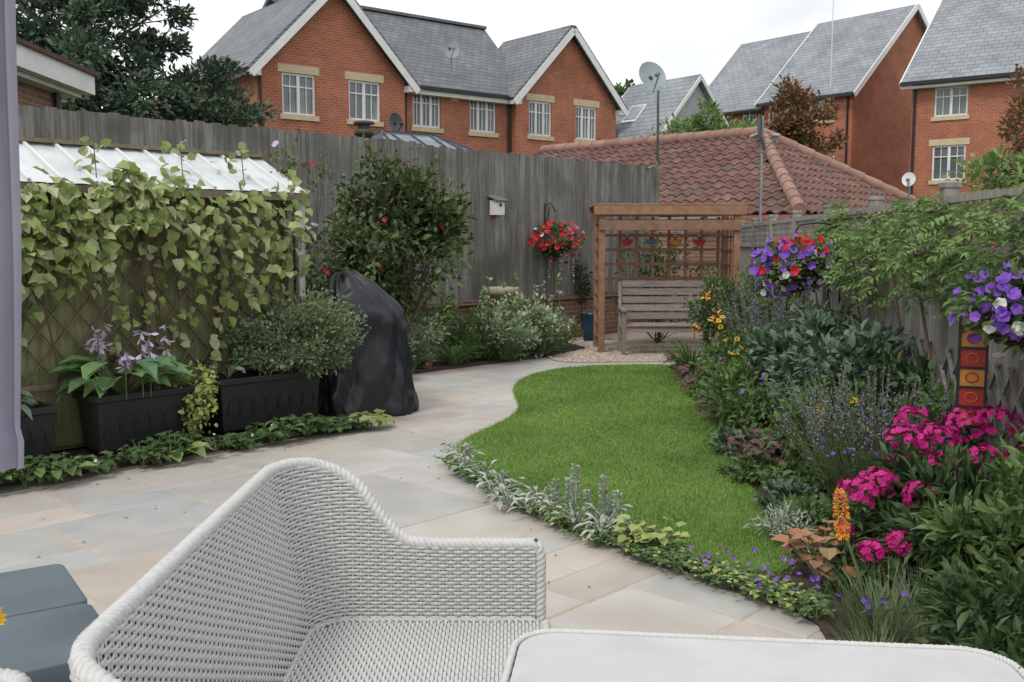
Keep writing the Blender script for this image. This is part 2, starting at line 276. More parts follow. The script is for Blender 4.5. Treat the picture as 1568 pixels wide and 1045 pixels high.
# ------------------------------------------------------------------ long fence
mb=MB();s=-6.
while s<11.75:
    zt=2.95+random.uniform(-.016,.016)+(.0 if s>6.1 else .03)
    R=RF@rz(random.uniform(.03,.07));box(mb,F(s,-2.0,(zt+.72)/2),(.125,.018,zt-.72),R,0);s+=.112
for z in (1.0,1.85,2.7): fbox(mb,-6,11.7,-2.1,-2.04,z-.04,z+.04,0)
fbox(mb,11.72,11.82,-2.08,-1.96,0,2.98,0)
fe=bpy.data.objects.new('wooden_fence',None);bpy.context.scene.collection.objects.link(fe)
mb.build('boards',[fencewood],parent=fe)
def framed(mb,name,mats,o,R,bevel=0,parent=None):
    ob=mb.build(name,mats,bevel,parent);M=Matrix([[*R[0],o[0]],[*R[1],o[1]],[*R[2],o[2]],[0,0,0,1]]);ob.matrix_world=M;return ob
mb=MB();bx(mb,-6,11.8,-.06,.10,0,.66);bx(mb,-6,11.8,-.1,.12,.66,.72,1)
framed(mb,'brick_base_wall',[brickdk,brickdk],F(0,-2.03),RF)
# ------------------------------------------------------------------ shed
sh=bpy.data.objects.new('garden_shed',None);bpy.context.scene.collection.objects.link(sh)
mb=MB();s=-6.
while s<1.72:
    w=.145;box(mb,F(s,1.25,1.06),(w,.02,1.95),RF@rz(random.uniform(.02,.05)),0);s+=.138
fbox(mb,-6,1.75,.1,1.22,.05,2.0,0);mb.build('walls',[algae],parent=sh)
mb=MB();n=260;S=np.linspace(-6.1,1.86,n);h=.002*np.sin(S*2*math.pi/.15)
for (ta,za,tb,zb) in ((1.40,2.02,.66,2.36),(.66,2.36,-.05,2.02)):
    V=np.vstack([F(S,ta,za+h),F(S,tb,zb+h)]);i=np.arange(n-1);mb.add(V,np.stack([i,i+1,n+i+1,n+i],1),0,True)
s=-6.
while s<1.9:
    beam(mb,F(s,1.41,2.03),F(s,.66,2.37),.022,.03,mi=2);s+=.24
beam(mb,F(-6.1,.66,2.38),F(1.88,.66,2.38),.12,.03,mi=1)
mb.build('roof',[mat('white_roof_panel',(.66,.69,.71),(.55,.58,.60),2,.35,.03,stain=(3,(.42,.44,.41),.5,.8)),latt,white],parent=sh)
mb=MB();beam(mb,F(-6,1.41,1.98),F(1.86,1.41,1.98),.03,.06);mb.build('fascia',[latt],parent=sh)
mb=MB();fbox(mb,1.78,1.84,1.3,1.36,0,2.02);fbox(mb,2.0,2.06,1.0,1.06,0,1.95);mb.build('corner_posts',[mat('worn_white_post',(.55,.55,.52),(.36,.36,.33),12,.7,.2)],.004,sh)
mb=MB();sa,sb,za,zb=-.9,1.7,.55,1.98
for dirn in (1,-1):
    c=-3.
    while c<6:
        pts=[]
        for s_ in np.linspace(sa,sb,80):
            z=(s_-sa)*1.25*dirn+c*1.
            if za<=z<=zb: pts.append((s_,z))
        if len(pts)>1: beam(mb,F(pts[0][0],1.30+.008*dirn,pts[0][1]),F(pts[-1][0],1.30+.008*dirn,pts[-1][1]),.008,.026,up=nv)
        c+=.24
for s_ in (-.9,.4,1.05,1.7): fbox(mb,s_-.025,s_+.025,1.29,1.345,.1,2.0)
for z in (.55,1.98): fbox(mb,sa,sb,1.325,1.35,z-.02,z+.02)
mb.build('lattice_trellis',[latt])
# ------------------------------------------------------------------ troughs & pots
def trough(name,s0,s1,t0,t1,z0,z1):
    mb=MB();
    def rg(e,z): return [F(a,b,z) for a,b in ((s0+e,t0+e),(s1-e,t0+e),(s1-e,t1-e),(s0+e,t1-e))]
    V=rg(.04,z0)+rg(.012,z1-.05)+rg(-.012,z1-.045)+rg(-.012,z1)+rg(.02,z1)+rg(.03,z1-.07);q=[]
    for k_ in range(5):
        for i in range(4): q.append([k_*4+i,k_*4+(i+1)%4,k_*4+4+(i+1)%4,k_*4+4+i])
    mb.add(V,q,0);mb.add(rg(.03,z1-.07),[[0,1,2,3]],1)
    nA=int((s1-s0)/.13)
    for i in range(nA):
        c=s0+.07+(s1-s0-.14)*(i+.5)/nA;a=np.linspace(0,math.pi,9)
        tube(mb,[F(c+.055*math.cos(x),t1-.022+.0,z0+.12+(z1-z0-.25)*math.sin(x)) for x in a],.005,5,0)
    mb.build(name,[black,soil],.006)
trough('planter_trough',-.22,.60,1.38,1.75,.09,.5);trough('planter_trough',.76,1.72,1.38,1.75,.10,.52);trough('planter_trough',-1.02,-.5,1.42,1.75,.08,.47)
# ------------------------------------------------------------------ barbecue with cover
mb=MB();c=A([-1.40,9.28,0]);prof=[(0,.45,.33,.02),(.02,.46,.34,.02),(.15,.45,.335,.02),(.3,.43,.32,.01),(.5,.415,.30,.01),(.7,.40,.295,0),(.85,.40,.30,-.01),(.95,.385,.29,-.02),(1.05,.335,.265,-.05),(1.13,.28,.23,-.08),(1.2,.22,.18,-.11),(1.26,.16,.12,-.14),(1.295,.1,.06,-.15),(1.3,.0,.0,-.15)]
zz=np.interp(np.linspace(0,1,80),np.linspace(0,1,len(prof)),[p[0] for p in prof]);rx=np.interp(zz,[p[0] for p in prof],[p[1] for p in prof]);ry=np.interp(zz,[p[0] for p in prof],[p[2] for p in prof]);ox=np.interp(zz,[p[0] for p in prof],[p[3] for p in prof])
n=160;a=np.arange(n)*2*math.pi/n;V=np.zeros((80,n,3));Rb=rz(math.radians(20))
for i in range(80):
    ex=.62;cx=np.sign(np.cos(a))*abs(np.cos(a))**ex;sy=np.sign(np.sin(a))*abs(np.sin(a))**ex;z_=zz[i]
    tri=lambda x:2*np.abs((x/(2*math.pi))%1-.5)*2-1
    f=1+(.05*tri(6*a+z_*4)+.034*tri(11*a-z_*9+1)+.022*tri(4*a+z_*13)+.012*np.sin(23*a+z_*20))*(1.15-.5*z_)
    V[i,:,0]=rx[i]*cx*f+ox[i];V[i,:,1]=ry[i]*sy*f;V[i,:,2]=z_+(.02*np.sin(5*a+2)+.02*np.sin(11*a))*(1 if 0<i<78 else 0)*(z_>.02)
    V[i,:,2]+=.014*math.sin(z_*30)*np.sin(3*a)*(z_>.05)
V=V.reshape(-1,3)@Rb.T+c;i=np.arange(79)[:,None]*n;j=np.arange(n)[None];j2=(j+1)%n
mb.add(V,np.stack([i+j,i+j2,i+n+j2,i+n+j],-1).reshape(-1,4),0,True)
mb.build('covered_barbecue',[mat('cover_fabric',(.022,.023,.03),(.012,.013,.018),4,.38,.6,spec=.5)])
# ------------------------------------------------------------------ plant generators
def stems(mb,base,tips,r=.006,mi=1,wob=.08):
    for tp in tips:
        b0=base+A([random.uniform(-1,1)*.05,random.uniform(-1,1)*.05,0]);m_=(b0+tp)/2+rng.normal(0,wob,3)*A([1,1,.3])
        tube(mb,[b0,m_,tp],[r,r*.75,r*.4],4,mi,False)
def shrub(name,c,rad,n,L,W,mats,clumps=16,tpl='oval',up=.3,cl=.42,base=None,fl=(),stem_r=.006,shell=(.45,.9),mb=None,build=True,droop=0,flat=1.):
    mb=mb or MB();c=A(c,float);rad=A(rad,float)
    d=rdir(clumps)
    C=c+d*rad*rng.uniform(shell[0],shell[1],(clumps,1));C[:,2]=np.maximum(C[:,2],.06)
    cr=cl*rad*rng.uniform(.6,1.3,(clumps,1));cr[:,2]*=flat;ci=rng.integers(0,clumps,n);o=rdir(n)
    rr_=rng.uniform(.25,1.1,(n,1));P=C[ci]+o*rr_*cr[ci];P[:,2]=np.maximum(P[:,2],.03+rng.uniform(0,.05,n))
    out=nrm(P-c);D=o*.6+out*.5+rng.normal(0,.45,(n,3));D[:,2]+=up-droop
    leaves(mb,P,D,L*rng.uniform(.55,1.3,n),W*rng.uniform(.6,1.25,n),tpl,0,Nh=A([0,0,1.])+out*.7+rng.normal(0,.5,(n,3)))
    b0=A([c[0],c[1],.02]) if base is None else A(base,float)
    stems(mb,b0,C,stem_r,1)
    for mi,k,r,npet,mc in fl:
        fi=rng.integers(0,clumps,k);o=rdir(k,.3);o[:,1]-=.4;o=nrm(o);Q=C[fi]+o*cr[fi]*1.05
        flowers(mb,Q,o+A([0,-.4,.3]),r*rng.uniform(.8,1.2,k),npet,mi,mc)
    return mb.build(name,mats) if build else mb
def spikes(mb,c,rad,h,n,mi_s,mi_f,fw=.012,frac=.35,dens=14,lean=.25,fl=.014):
    for _ in range(n):
        a=random.uniform(0,6.3);q=math.sqrt(random.random());b0=A([c[0]+math.cos(a)*q*rad*.5,c[1]+math.sin(a)*q*rad*.5,c[2]])
        hh=h*random.uniform(.65,1.1);tp=b0+A([math.cos(a)*q*rad*.7+random.gauss(0,.03),math.sin(a)*q*rad*.7,hh])
        md=b0*.5+tp*.5+A([0,0,hh*.05]);tube(mb,[b0,md,tp],[.003,.0025,.002],3,mi_s,False)
        m=dens;u=1-frac*rng.uniform(0,1,m);P=b0+(tp-b0)*u[:,None];D=rdir(m,.4);leaves(mb,P,D,fl,fw,'diam',mi_f)
def blades(mb,c,rad,n,L,W,mi=0,up=1.2,tpl='strap'):
    a=rng.uniform(0,6.3,n);q=np.sqrt(rng.uniform(0,1,n))*rad;P=np.stack([c[0]+np.cos(a)*q*.4,c[1]+np.sin(a)*q*.4,np.full(n,c[2])],1)
    D=np.stack([np.cos(a)*.7,np.sin(a)*.7,np.full(n,up)],1)+rng.normal(0,.2,(n,3))
    leaves(mb,P,D,L*rng.uniform(.6,1.15,n),W,tpl,mi,Nh=np.stack([-np.cos(a),-np.sin(a),np.full(n,.3)],1))
def rosette(mb,c,n,L,W,tpl='heart',mi=0,rad=.05,elev=(.2,.9),stemmi=1,h=.1):
    for _ in range(n):
        a=random.uniform(0,6.3);e=random.uniform(*elev);q=random.random()
        p0=A(c,float);p1=p0+A([math.cos(a)*rad*(1+q),math.sin(a)*rad*(1+q),h*(.5+e)])
        tube(mb,[p0,(p0+p1)/2+A([0,0,.02]),p1],.003,3,stemmi,False)
        leaves(mb,[p1],[[math.cos(a),math.sin(a),random.uniform(-.5,.35)]],L*random.uniform(.6,1.2),W*random.uniform(.75,1.15),tpl,mi,Nh=A([[-.3*math.cos(a),-.3*math.sin(a)-.15,1.]]))
# climber over the shed
mb=MB();n=2500;S=rng.uniform(-2.2,1.75,n);keep=rng.uniform(0,1,n)<np.interp(S,[-2.2,.2,.8,1.75],[1,.95,.5,.2])*(.6+.4*np.sin(S*7)**2);S=S[keep];n=len(S)
u=rng.beta(2.0,1.5,n);top=2.11+.08*np.sin(S*5)+.06*np.sin(S*13);low=1.28+.24*np.sin(S*3.1+1)+.13*np.sin(S*9)
Z=low+(top-low)*u;T=1.42+.24*rng.uniform(0,1,n)*np.sin(np.clip((Z-.9),0,1.2)*2.4)+rng.uniform(0,.1,n)
P=F(S,T,Z);D=nv*.6+rng.normal(0,.5,(n,3));D[:,2]-=.5
leaves(mb,P,D,rng.uniform(.06,.14,n),rng.uniform(.045,.095,n),'heart',0,Nh=nv+A([0,0,.7])+rng.normal(0,.4,(n,3)))
for s_ in list(np.linspace(-1.9,1.6,21)):
    s_+=random.uniform(-.08,.08);z0=1.6;z1=random.choice([1.0,.8,1.2,.6,.7]);m=int((z0-z1)*24);q=s_+rng.normal(0,.05,m)+.1*np.sin(np.linspace(0,4,m));Z=np.linspace(z0,z1,m)
    Pq=F(q,1.43+.04*rng.normal(0,1,m),Z);tube(mb,[F(s_,1.4,1.8),F(s_+.05,1.42,1.3),F(s_-.03,1.40,z1-.05)],.004,4,1)
    D=nv*.6+rng.normal(0,.5,(m,3));D[:,2]-=.5;leaves(mb,Pq,D,rng.uniform(.05,.12,m),rng.uniform(.04,.08,m),'heart',0,Nh=nv+A([0,0,.6])+rng.normal(0,.3,(m,3)))
for s_ in (-.9,-.4,.35,.45,.9): tube(mb,[F(s_,1.42,.1),F(s_+.06,1.4,.7),F(s_-.04,1.42,1.3),F(s_+.03,1.42,2.)],[.012,.01,.009,.006],5,1)
for s_ in (-1.2,.05,.75,1.3):
    k=12;leaves(mb,F(s_+rng.normal(0,.07,k),1.25-rng.uniform(0,.15,k),2.12+rng.uniform(0,.26,k)),rdir(k,.6),.09,.065,'heart',0);tube(mb,[F(s_,1.3,2.0),F(s_+.03,1.2,2.36)],.004,4,1)
mb.build('climbing_vine',[Llight,stem])
mb=MB();shrub('x',F(2.0,1.05,1.62),(.44,.36,.78),1700,.055,.038,[],clumps=26,mb=mb,build=False,base=F(1.95,1.1,.05),fl=[(2,12,.035,7,None),(3,9,.04,6,None)],cl=.32);mb.build('clematis',[Lrose,stem,Fcr,Flil])
# rose bush
c=(-1.5,11.8,1.62)
mb=shrub('x',c,(.92,.7,1.0),5600,.105,.065,[],clumps=50,build=False,cl=.32,base=(-1.5,11.9,.05),fl=[(2,22,.045,7,None),(3,7,.035,6,None)],stem_r=.01)
for q in range(26):
    a=random.uniform(0,6.3);x=c[0]+math.cos(a)*.7*random.random()+.1;y=c[1]+math.sin(a)*.4;z=2.3+random.random()*.5;p=A([x,y,z]);tube(mb,[A([x-.1,y,1.9]),p],[.006,.003],4,1)
    m=14;u=rng.uniform(0,1,(m,1));leaves(mb,A([x-.1,y,1.9])*(1-u)+p*u,rdir(m,.2),.08,.045,'oval',0)
for q in range(7):
    p=A([-.75+q*.05,11.7,1.7+.14*q]);m=14;u=rng.uniform(0,1,(m,1));b0=A([-1.,11.8,1.0]);tube(mb,[b0,p],[.006,.002],4,1);leaves(mb,b0*(1-u)+p*u,rdir(m,.2),.07,.045,'oval',0)
mb.build('rose_bush',[Lrose,stem,Fcr,Fmag])
shrub('pittosporum_shrub',F(1.55,1.58,.82),(.60,.5,.38),11000,.04,.025,[Lgrey,stem],clumps=64,cl=.28,tpl='diam',base=F(1.4,1.56,.45),up=.5)
mb=MB();hc=F(.08,1.56,.46)
rosette(mb,hc,48,.24,.14,'heart',0,.14,(.1,1.),1,.2)
for q in range(10):
    p=hc+A([random.uniform(-.22,.3),random.uniform(-.2,.2),0]);h=random.uniform(.32,.52);tube(mb,[p,p+A([.0,0,h])],.005,4,1)
    m=15;leaves(mb,p+A([0,0,1.])*rng.uniform(h*.6,h*1.05,(m,1)),rdir(m,-.7),.075,.035,'petal',2)
mb.build('hosta',[Lhosta,gstem,Flil])
shrub('creeping_jenny',F(.52,1.70,.40),(.22,.16,.27),620,.045,.04,[Llime,gstem],clumps=18,cl=.5,base=F(.45,1.6,.5),droop=.6)
mb=MB();rosette(mb,F(.92,1.6,.5),18,.12,.07,'heart',0,.07);rosette(mb,F(-.78,1.6,.45),16,.16,.05,'strap',0,.05);tube(mb,[F(-.85,1.58,.4),F(-.86,1.56,1.0),F(-.82,1.5,1.6)],.012,5,1);mb.build('small_hosta',[Lblue,gstem])
mb=MB()
for q in range(230):
    s_=random.uniform(-2.2,2.05);w_=.5+.5*math.sin(s_*6);rosette(mb,F(s_,random.uniform(1.8,2.04+.12*w_),.03),7,.055+.035*random.random(),.06,'heart',0 if random.random()<.7 else 2,.045,(.0,.8),1,.05+.07*w_)
for s_ in (.15,2.05,.25,1.95,-.6): rosette(mb,F(s_,2.04,.03),9,.14,.11,'heart',3,.05,(.1,.8),1,.08)
k=10;flowers(mb,F(rng.uniform(-1.5,1.5,k),1.95+rng.uniform(-.1,.1,k),rng.uniform(.1,.16,k)),A([.3,-.8,.6])+rng.normal(0,.3,(k,3)),.014,5,4)
mb.build('ground_cover_plants',[Ldark,gstem,Lmid,Llight,Fwht])
for (s_,t_,r,h,m,n,L) in ((4.35,-.75,.4,.45,Lvar,850,.09),(5.0,-.85,.45,.58,Lvar,1050,.085),(5.9,-.75,.42,.55,Lmid,1100,.07),(6.35,-.6,.42,.62,Lvar,1300,.07),(6.9,-.65,.42,.72,Lvar,1400,.075),(7.4,-.8,.5,.5,Lvar,1100,.06),(3.7,-.2,.4,.5,Ldark,800,.09),(4.8,-1.5,.6,.75,Lmid,1000,.09),(6.9,-1.7,.5,.55,Lmid,800,.08),(3.2,.4,.4,.4,Lmid,600,.08),(2.6,-.3,.7,1.2,Ldark,1500,.08),(8.1,-1.1,.4,.42,Lmid,600,.06),(5.9,-1.6,.5,.85,Lmid,900,.08)):
    shrub('border_plant',F(s_,t_,h*.55),(r,r*.9,h*.62),n,L,L*.55,[m,gstem],clumps=16,cl=.42)
mb=MB();
for s_,t_ in ((5.4,-.55),(6.2,-.45),(4.6,-.5),(7.0,-.45),(3.9,-.2)): blades(mb,F(s_,t_,.05),.25,90,.4,.022,0,.8)
mb.build('ferns',[Lmid])
mb=MB()
for q in range(12):
    s_=6.2+q*.13;p=F(s_,-1.0+random.uniform(-.2,.3),.1);h=random.uniform(.6,.95) if 2<q<8 else random.uniform(.7,1.15);tube(mb,[p,p+A([0,0,h])],.007,4,1);m=46;z=rng.uniform(.15,1,m)
    leaves(mb,p+A([0,0,1.])*(z*h)[:,None],rdir(m,.1),.11*(1.1-z*.6),.05,'oval',0)
mb.build('foxglove_leaves',[Lvar,gstem])
# birdbath, set back in the border
mb=MB();lathe(mb,F(6.98,-1.25,0.03),[(.2,0),(.2,.06),(.12,.1),(.09,.3),(.085,.6),(.12,.74),(.21,.80),(.25,.84),(.262,.91),(.24,.92),(.2,.88),(0,.86)],28)
mb.build('birdbath',[mat('concrete',(.42,.37,.26),(.28,.25,.17),9,.9,.3)])
# bird box
mb=MB()
fbox(mb,7.48,7.66,-1.98,-1.84,2.0,2.22,0);slab(mb,[F(7.44,-1.78,2.22),F(7.70,-1.78,2.22),F(7.70,-1.99,2.30),F(7.44,-1.99,2.30)],.02,1)
a=np.linspace(0,2*math.pi,15)[:-1];V=[F(7.57+.028*math.cos(x),-1.836,2.15+.028*math.sin(x)) for x in a];mb.add(V,[[0,i,i+1] for i in range(1,13)],2)
fbox(mb,7.66,7.672,-1.98,-1.845,2.0,2.22,3);fbox(mb,7.54,7.60,-1.99,-1.975,1.85,2.0,3)
mb.build('bird_box',[white,greym,black,arbw],.003)
# baskets
def basket(name,c,R,mats,nfl,chains=.45,trail=False):
    mb=MB();c=A(c,float);th=np.linspace(math.pi/2,math.pi*.98,9)
    lathe(mb,c,[(R*.62*math.cos(x-math.pi/2),-R*.62*math.sin(x-math.pi/2)) for x in th],20,1)
    for q in range(6): 
        x=th[q];tube(mb,[c+A([R*.635*math.cos(x-math.pi/2)*math.cos(b),R*.635*math.cos(x-math.pi/2)*math.sin(b),-R*.635*math.sin(x-math.pi/2)]) for b in np.linspace(0,2*math.pi,25)],.01,5,1)
    for q in range(3):
        a=q*2.1+.3;tube(mb,[c+A([R*.6*math.cos(a),R*.6*math.sin(a),0]),c+A([0,0,chains])],.0025,4,2)
    n=900;o=rdir(n,.25);P=c+o*A([R,R,R*.6])*rng.uniform(.5,1.08,(n,1))+A([0,0,.03]);leaves(mb,P,o+rng.normal(0,.4,(n,3)),.055,.034,'oval',0)
    for (mi,k,r,dx,dz) in nfl:
        o=rdir(k,.3);o[:,1]-=.35;o=nrm(o);o2=nrm(o*1.+A([dx,0,dz]));Q=c+o2*A([R,R,R*.72])*rng.uniform(.75,1.2,(k,1));flowers(mb,Q,o2+A([0,-.5,.2])+rng.normal(0,.3,(k,3)),r*rng.uniform(.7,1.2,k),5,mi,None,.35,1.)
    if trail:
        for q in range(9):
            a=random.uniform(3.3,6.1);p=c+A([math.cos(a)*R*.5+.1,math.sin(a)*R*.5,-.15]);L_=random.uniform(.25,.55);tube(mb,[p,p-A([0,0,L_])],.003,3,0);m=22;leaves(mb,p-A([0,0,1.])*rng.uniform(0,L_,(m,1)),rdir(m),.03,.025,'diam',0 if q%2 else trail)
    mb.build(name,mats)
wick=mat('wicker_dark',(.07,.045,.03),(.035,.022,.014),30,.8,.5)
bc=A([.70,16.0,1.60]);basket('hanging_basket',bc,.42,[Lmid,wick,black,Fred,Fwht,Fpk],[(3,42,.048,-.5,.1),(3,26,.045,.7,.1),(5,16,.04,.3,.3),(4,10,.04,-.5,-.2)],trail=4,chains=.42)
mb=MB();q0=F(8.72,-1.97,2.05);q1=bc+A([0,0,.47]);tube(mb,[q0-A([0,0,.3]),q0+A([0,0,.15])],.012,5,0);tube(mb,[q0+A([0,0,.12]),(q0+q1)/2+A([0,0,.16]),q1],.012,5,0);tube(mb,[q0-A([0,0,.2]),(q0+q1)/2+A([0,0,.1])],.008,5,0);mb.build('basket_bracket',[black])
bc=A([2.55,9.0,1.36]);basket('hanging_basket',bc,.35,[Lmid,wick,black,Fpur,Fred,Fwht],[(3,55,.042,-.8,.1),(4,34,.042,.1,.7),(4,14,.04,.0,.9),(5,30,.04,.45,-.6),(3,22,.042,.9,.2),(3,16,.04,0,.3)],chains=.34)
mb=MB();tube(mb,[(2.98,9.05,0),(2.98,9.05,1.68),(2.93,9.05,1.75),(2.75,9.03,1.77),(2.58,9.,1.75),(2.55,9.,1.70)],.009,6);mb.build('basket_hook_post',[black])
bc=A([2.42,4.72,1.27]);basket('hanging_basket',bc,.28,[Lmid,wick,black,Fpur,Fwht,Fred],[(3,50,.036,-.5,.25),(4,20,.034,.25,-.6),(5,20,.034,.7,.4),(3,16,.034,0,.5)],chains=.4)
mb=MB();tube(mb,[(2.57,4.72,1.75),(2.5,4.72,1.75),(2.42,4.72,1.66)],.01,5);mb.build('basket_bracket',[black])
# ------------------------------------------------------------------ right fence
def RX(y): return 2.047+.1113*y
mb=MB();y=2.2;ar=math.atan(.1113);Rr=rz(-ar)
while y<17.8:
    box(mb,(RX(y),y,.78),(.018,.115,1.5),Rr@rz(.05));y+=.108
y=2.6
while y<18:
    box(mb,(RX(y)-.02,y,.97),(.09,.09,1.94),Rr,1);box(mb,(RX(y)-.02,y,1.95),(.11,.11,.03),Rr,1);y+=1.83
for z in (1.54,1.86): beam(mb,(RX(2.2)-.02,2.2,z),(RX(17.8)-.02,17.8,z),.045,.045,mi=1)
y=2.2
while y<17.7:
    beam(mb,(RX(y)-.005,y,1.56),(RX(y)-.005,y,1.84),.018,.018,up=(1,0,0),mi=1);y+=.13
for z in (1.63,1.7,1.78): beam(mb,(RX(2.2)-.02,2.2,z),(RX(17.8)-.02,17.8,z),.015,.018,mi=1)
for y in np.arange(4.0,9.0,.2):
    for dy in (.32,-.32): beam(mb,(RX(y)-.03-(.008 if dy>0 else 0),y,.55),(RX(y+dy)-.03-(.008 if dy>0 else 0),y+dy,.95),.01,.022,up=(1,0,0),mi=1)
mb.build('trellis_fence',[rightw,rightw])
# wisteria
mb=MB()
def pinnate(mb,p,d,L,n=6,mi=0):
    u=np.linspace(.15,1,n);P=[];D=[];sd=nrm(np.cross(d,A([0,0,1.])+rng.normal(0,.3,3)));dr=A([0,0,-.35])
    for x in u:
        q=p+d*L*x+dr*L*x*x*.6
        for sg in (1,-1): P.append(q);D.append(sd*sg+d*.6+dr*.5)
    P.append(p+d*L+dr*L*.6);D.append(d+dr);leaves(mb,A(P),A(D),L*.31,L*.13,'oval',mi)
for q in range(900):
    y=4.75+5.0*random.random();w=random.betavariate(2.0,1.1);z=1.12+.74*w+.06*math.sin(y*3);
    if random.random()>.62+.38*math.sin(y*4.2): continue
    p=A([RX(y)+.04-random.random()*.32*math.sin(w*3),y,z]);d=nrm(A([-.5+random.gauss(0,.5),-.3+random.gauss(0,.5),random.gauss(-.05,.3)]));pinnate(mb,p,d,random.uniform(.12,.23))
for q in range(7): 
    y=6+q*.6;tube(mb,[(RX(y)-.07,y,0),(RX(y)-.08,y+.2,.8),(RX(y)-.06,y+.6,1.5),(RX(y)-.05,y+1.,1.8)],.012,5,1)
tube(mb,[(RX(6)-.1,6,1.78),(RX(7)-.1,7,1.82),(RX(8)-.07,8,1.80),(RX(10)-.08,10,1.82)],.014,6,1)
mb.build('wisteria',[Lyel,stem])
# stained glass panel on a stake
sg=[mat('glass_'+n_,c_,tuple(x*.8 for x in c_),9,.15,.1) for n_,c_ in (('amber',(.6,.24,.04)),('red',(.42,.03,.02)),('orange',(.55,.10,.03)),('blue',(.12,.16,.25)))]
mb=MB();x0=2.33;R=rz(math.radians(-25))
def lb(cx,cz,w,h,th,mi): box(mb,A([x0,5.0,0])+R@A([cx,0,cz]),(w,th,h),R,mi)
for sx in (-.064,.064): lb(sx,.96,.014,.62,.018,0)
for i in range(7): lb(0,.665+i*.1,.128,.014,.02,0)
for i in range(6): lb(0,.715+i*.1,.118,.086,.006,[3,2,1,2,1,2][i])
for i in range(6): tube(mb,[A([x0,5.0,0])+R@A([.03*math.cos(q),-.006,.715+i*.1+.025*math.sin(q)]) for q in np.linspace(0,6.28,9)],.003,4,[4,1,2,1,2,3][i])
tube(mb,[(x0,5.02,0),(x0,5.02,.66)],.01,6,0)
mb.build('stained_glass_ornament',[black]+sg)
# ------------------------------------------------------------------ right bed planting
shrub('green_shrub',(2.75,12.4,.7),(.52,.5,.62),3800,.06,.035,[Lmid,stem],clumps=40,cl=.3)
shrub('green_shrub',(2.98,11.0,.72),(.42,.5,.6),2200,.06,.035,[Lmid,stem],clumps=28,cl=.33)
mb=MB();spikes(mb,(2.6,10.2,.3),.45,.85,90,1,2,.014,.4,18,fl=.02);blades(mb,(2.6,10.2,.1),.4,160,.6,.012,0,1.5);mb.build('russian_sage',[Lgrey,gstem,Flav])
shrub('japanese_anemone',(2.55,8.3,.6),(.52,.8,.45),2800,.1,.065,[Lblue,gstem],clumps=38,cl=.32)
shrub('japanese_anemone',(2.45,7.0,.54),(.5,.7,.43),2500,.1,.06,[Lblue,gstem],clumps=34,cl=.32)
mb=shrub('x',(2.2,9.7,.38),(.38,.7,.34),1700,.06,.03,[],clumps=24,build=False,cl=.38)
k=13;flowers(mb,np.stack([rng.uniform(2.0,2.4,k),rng.uniform(9.1,10.6,k),rng.uniform(.5,.85,k)],1),A([0,-.5,.8])+rng.normal(0,.25,(k,3)),.036,9,2,3,.05,.45)
mb.build('rudbeckia',[Lmid,gstem,Fyel,Fbr])
mb=shrub('x',(1.98,8.3,.3),(.34,.9,.3),2000,.07,.035,[],clumps=32,build=False,cl=.36)
k=26;flowers(mb,np.stack([rng.uniform(1.8,2.3,k),rng.uniform(7.4,9.2,k),rng.uniform(.3,.62,k)],1),A([0,-.5,.8])+rng.normal(0,.3,(k,3)),.02,5,2)
mb.build('geranium',[Lmid,gstem,Fpur])
mb=MB();blades(mb,(1.93,7.9,.03),.3,130,.5,.022,0,1.1);blades(mb,(2.1,11.6,.03),.3,90,.55,.02,0,1.3)
for x,y,z in ((2.25,11.5,.95),(2.3,11.2,.75),(2.1,11.4,.6)): m=14;leaves(mb,A([x,y,z])+rng.normal(0,.04,(m,3)),rdir(m,.3),.06,.03,'petal',1);tube(mb,[(x,y+.1,0),(x,y,z)],.004,3,0)
mb.build('crocosmia',[Lmid,For])
mb=MB()
for x,y in ((2.1,12.2),(2.15,11.9),(2.0,11.2),(2.0,10.6),(1.95,10.1),(1.82,7.3),(1.7,6.9),(1.78,6.6),(1.95,7.0),(1.88,8.6)): rosette(mb,(x,y,.03),30,.09,.085,'heart',0,.1,(.1,1),1,.14)
mb.build('purple_heuchera',[Lpurp,gstem])
for x,y,h,m in ((1.78,6.1,.2,Lmid),(1.66,5.7,.14,Lblue),(1.72,7.6,.24,Lmid),(1.86,9.2,.24,Lmid),(1.58,5.25,.14,Lmid),(1.75,4.9,.24,Lmid),(1.62,6.5,.12,Lmid),(1.7,7.2,.16,Lblue),(2.0,9.9,.25,Lmid),(1.62,5.0,.16,Lmid)):
    shrub('low_foliage',(x,y,h*.6),(.2,.3,h*.7),560,.055,.03,[m,gstem],clumps=16,cl=.4)
mb=shrub('x',(2.05,6.3,.36),(.42,.6,.34),2100,.06,.035,[],clumps=28,build=False,cl=.36)
k=7;flowers(mb,np.stack([rng.uniform(1.75,2.2,k),rng.uniform(5.6,6.6,k),rng.uniform(.45,.62,k)],1),A([0,-.6,.7])+rng.normal(0,.25,(k,3)),.034,9,2,3,.05,.45)
k=26;flowers(mb,np.stack([rng.uniform(1.7,2.2,k),rng.uniform(5.4,6.6,k),rng.uniform(.25,.5,k)],1),A([0,-.5,.8])+rng.normal(0,.3,(k,3)),.018,5,4)
mb.build('coneflower_plants',[Lmid,gstem,Fyel,Fbr,Fpur])
mb=MB();blades(mb,(2.15,5.75,.05),.45,420,.5,.006,0,1.3);spikes(mb,(2.15,5.75,.1),.55,.66,260,1,2,.012,.35,16,fl=.016);mb.build('lavender',[Lgrey,gstem,Flav])
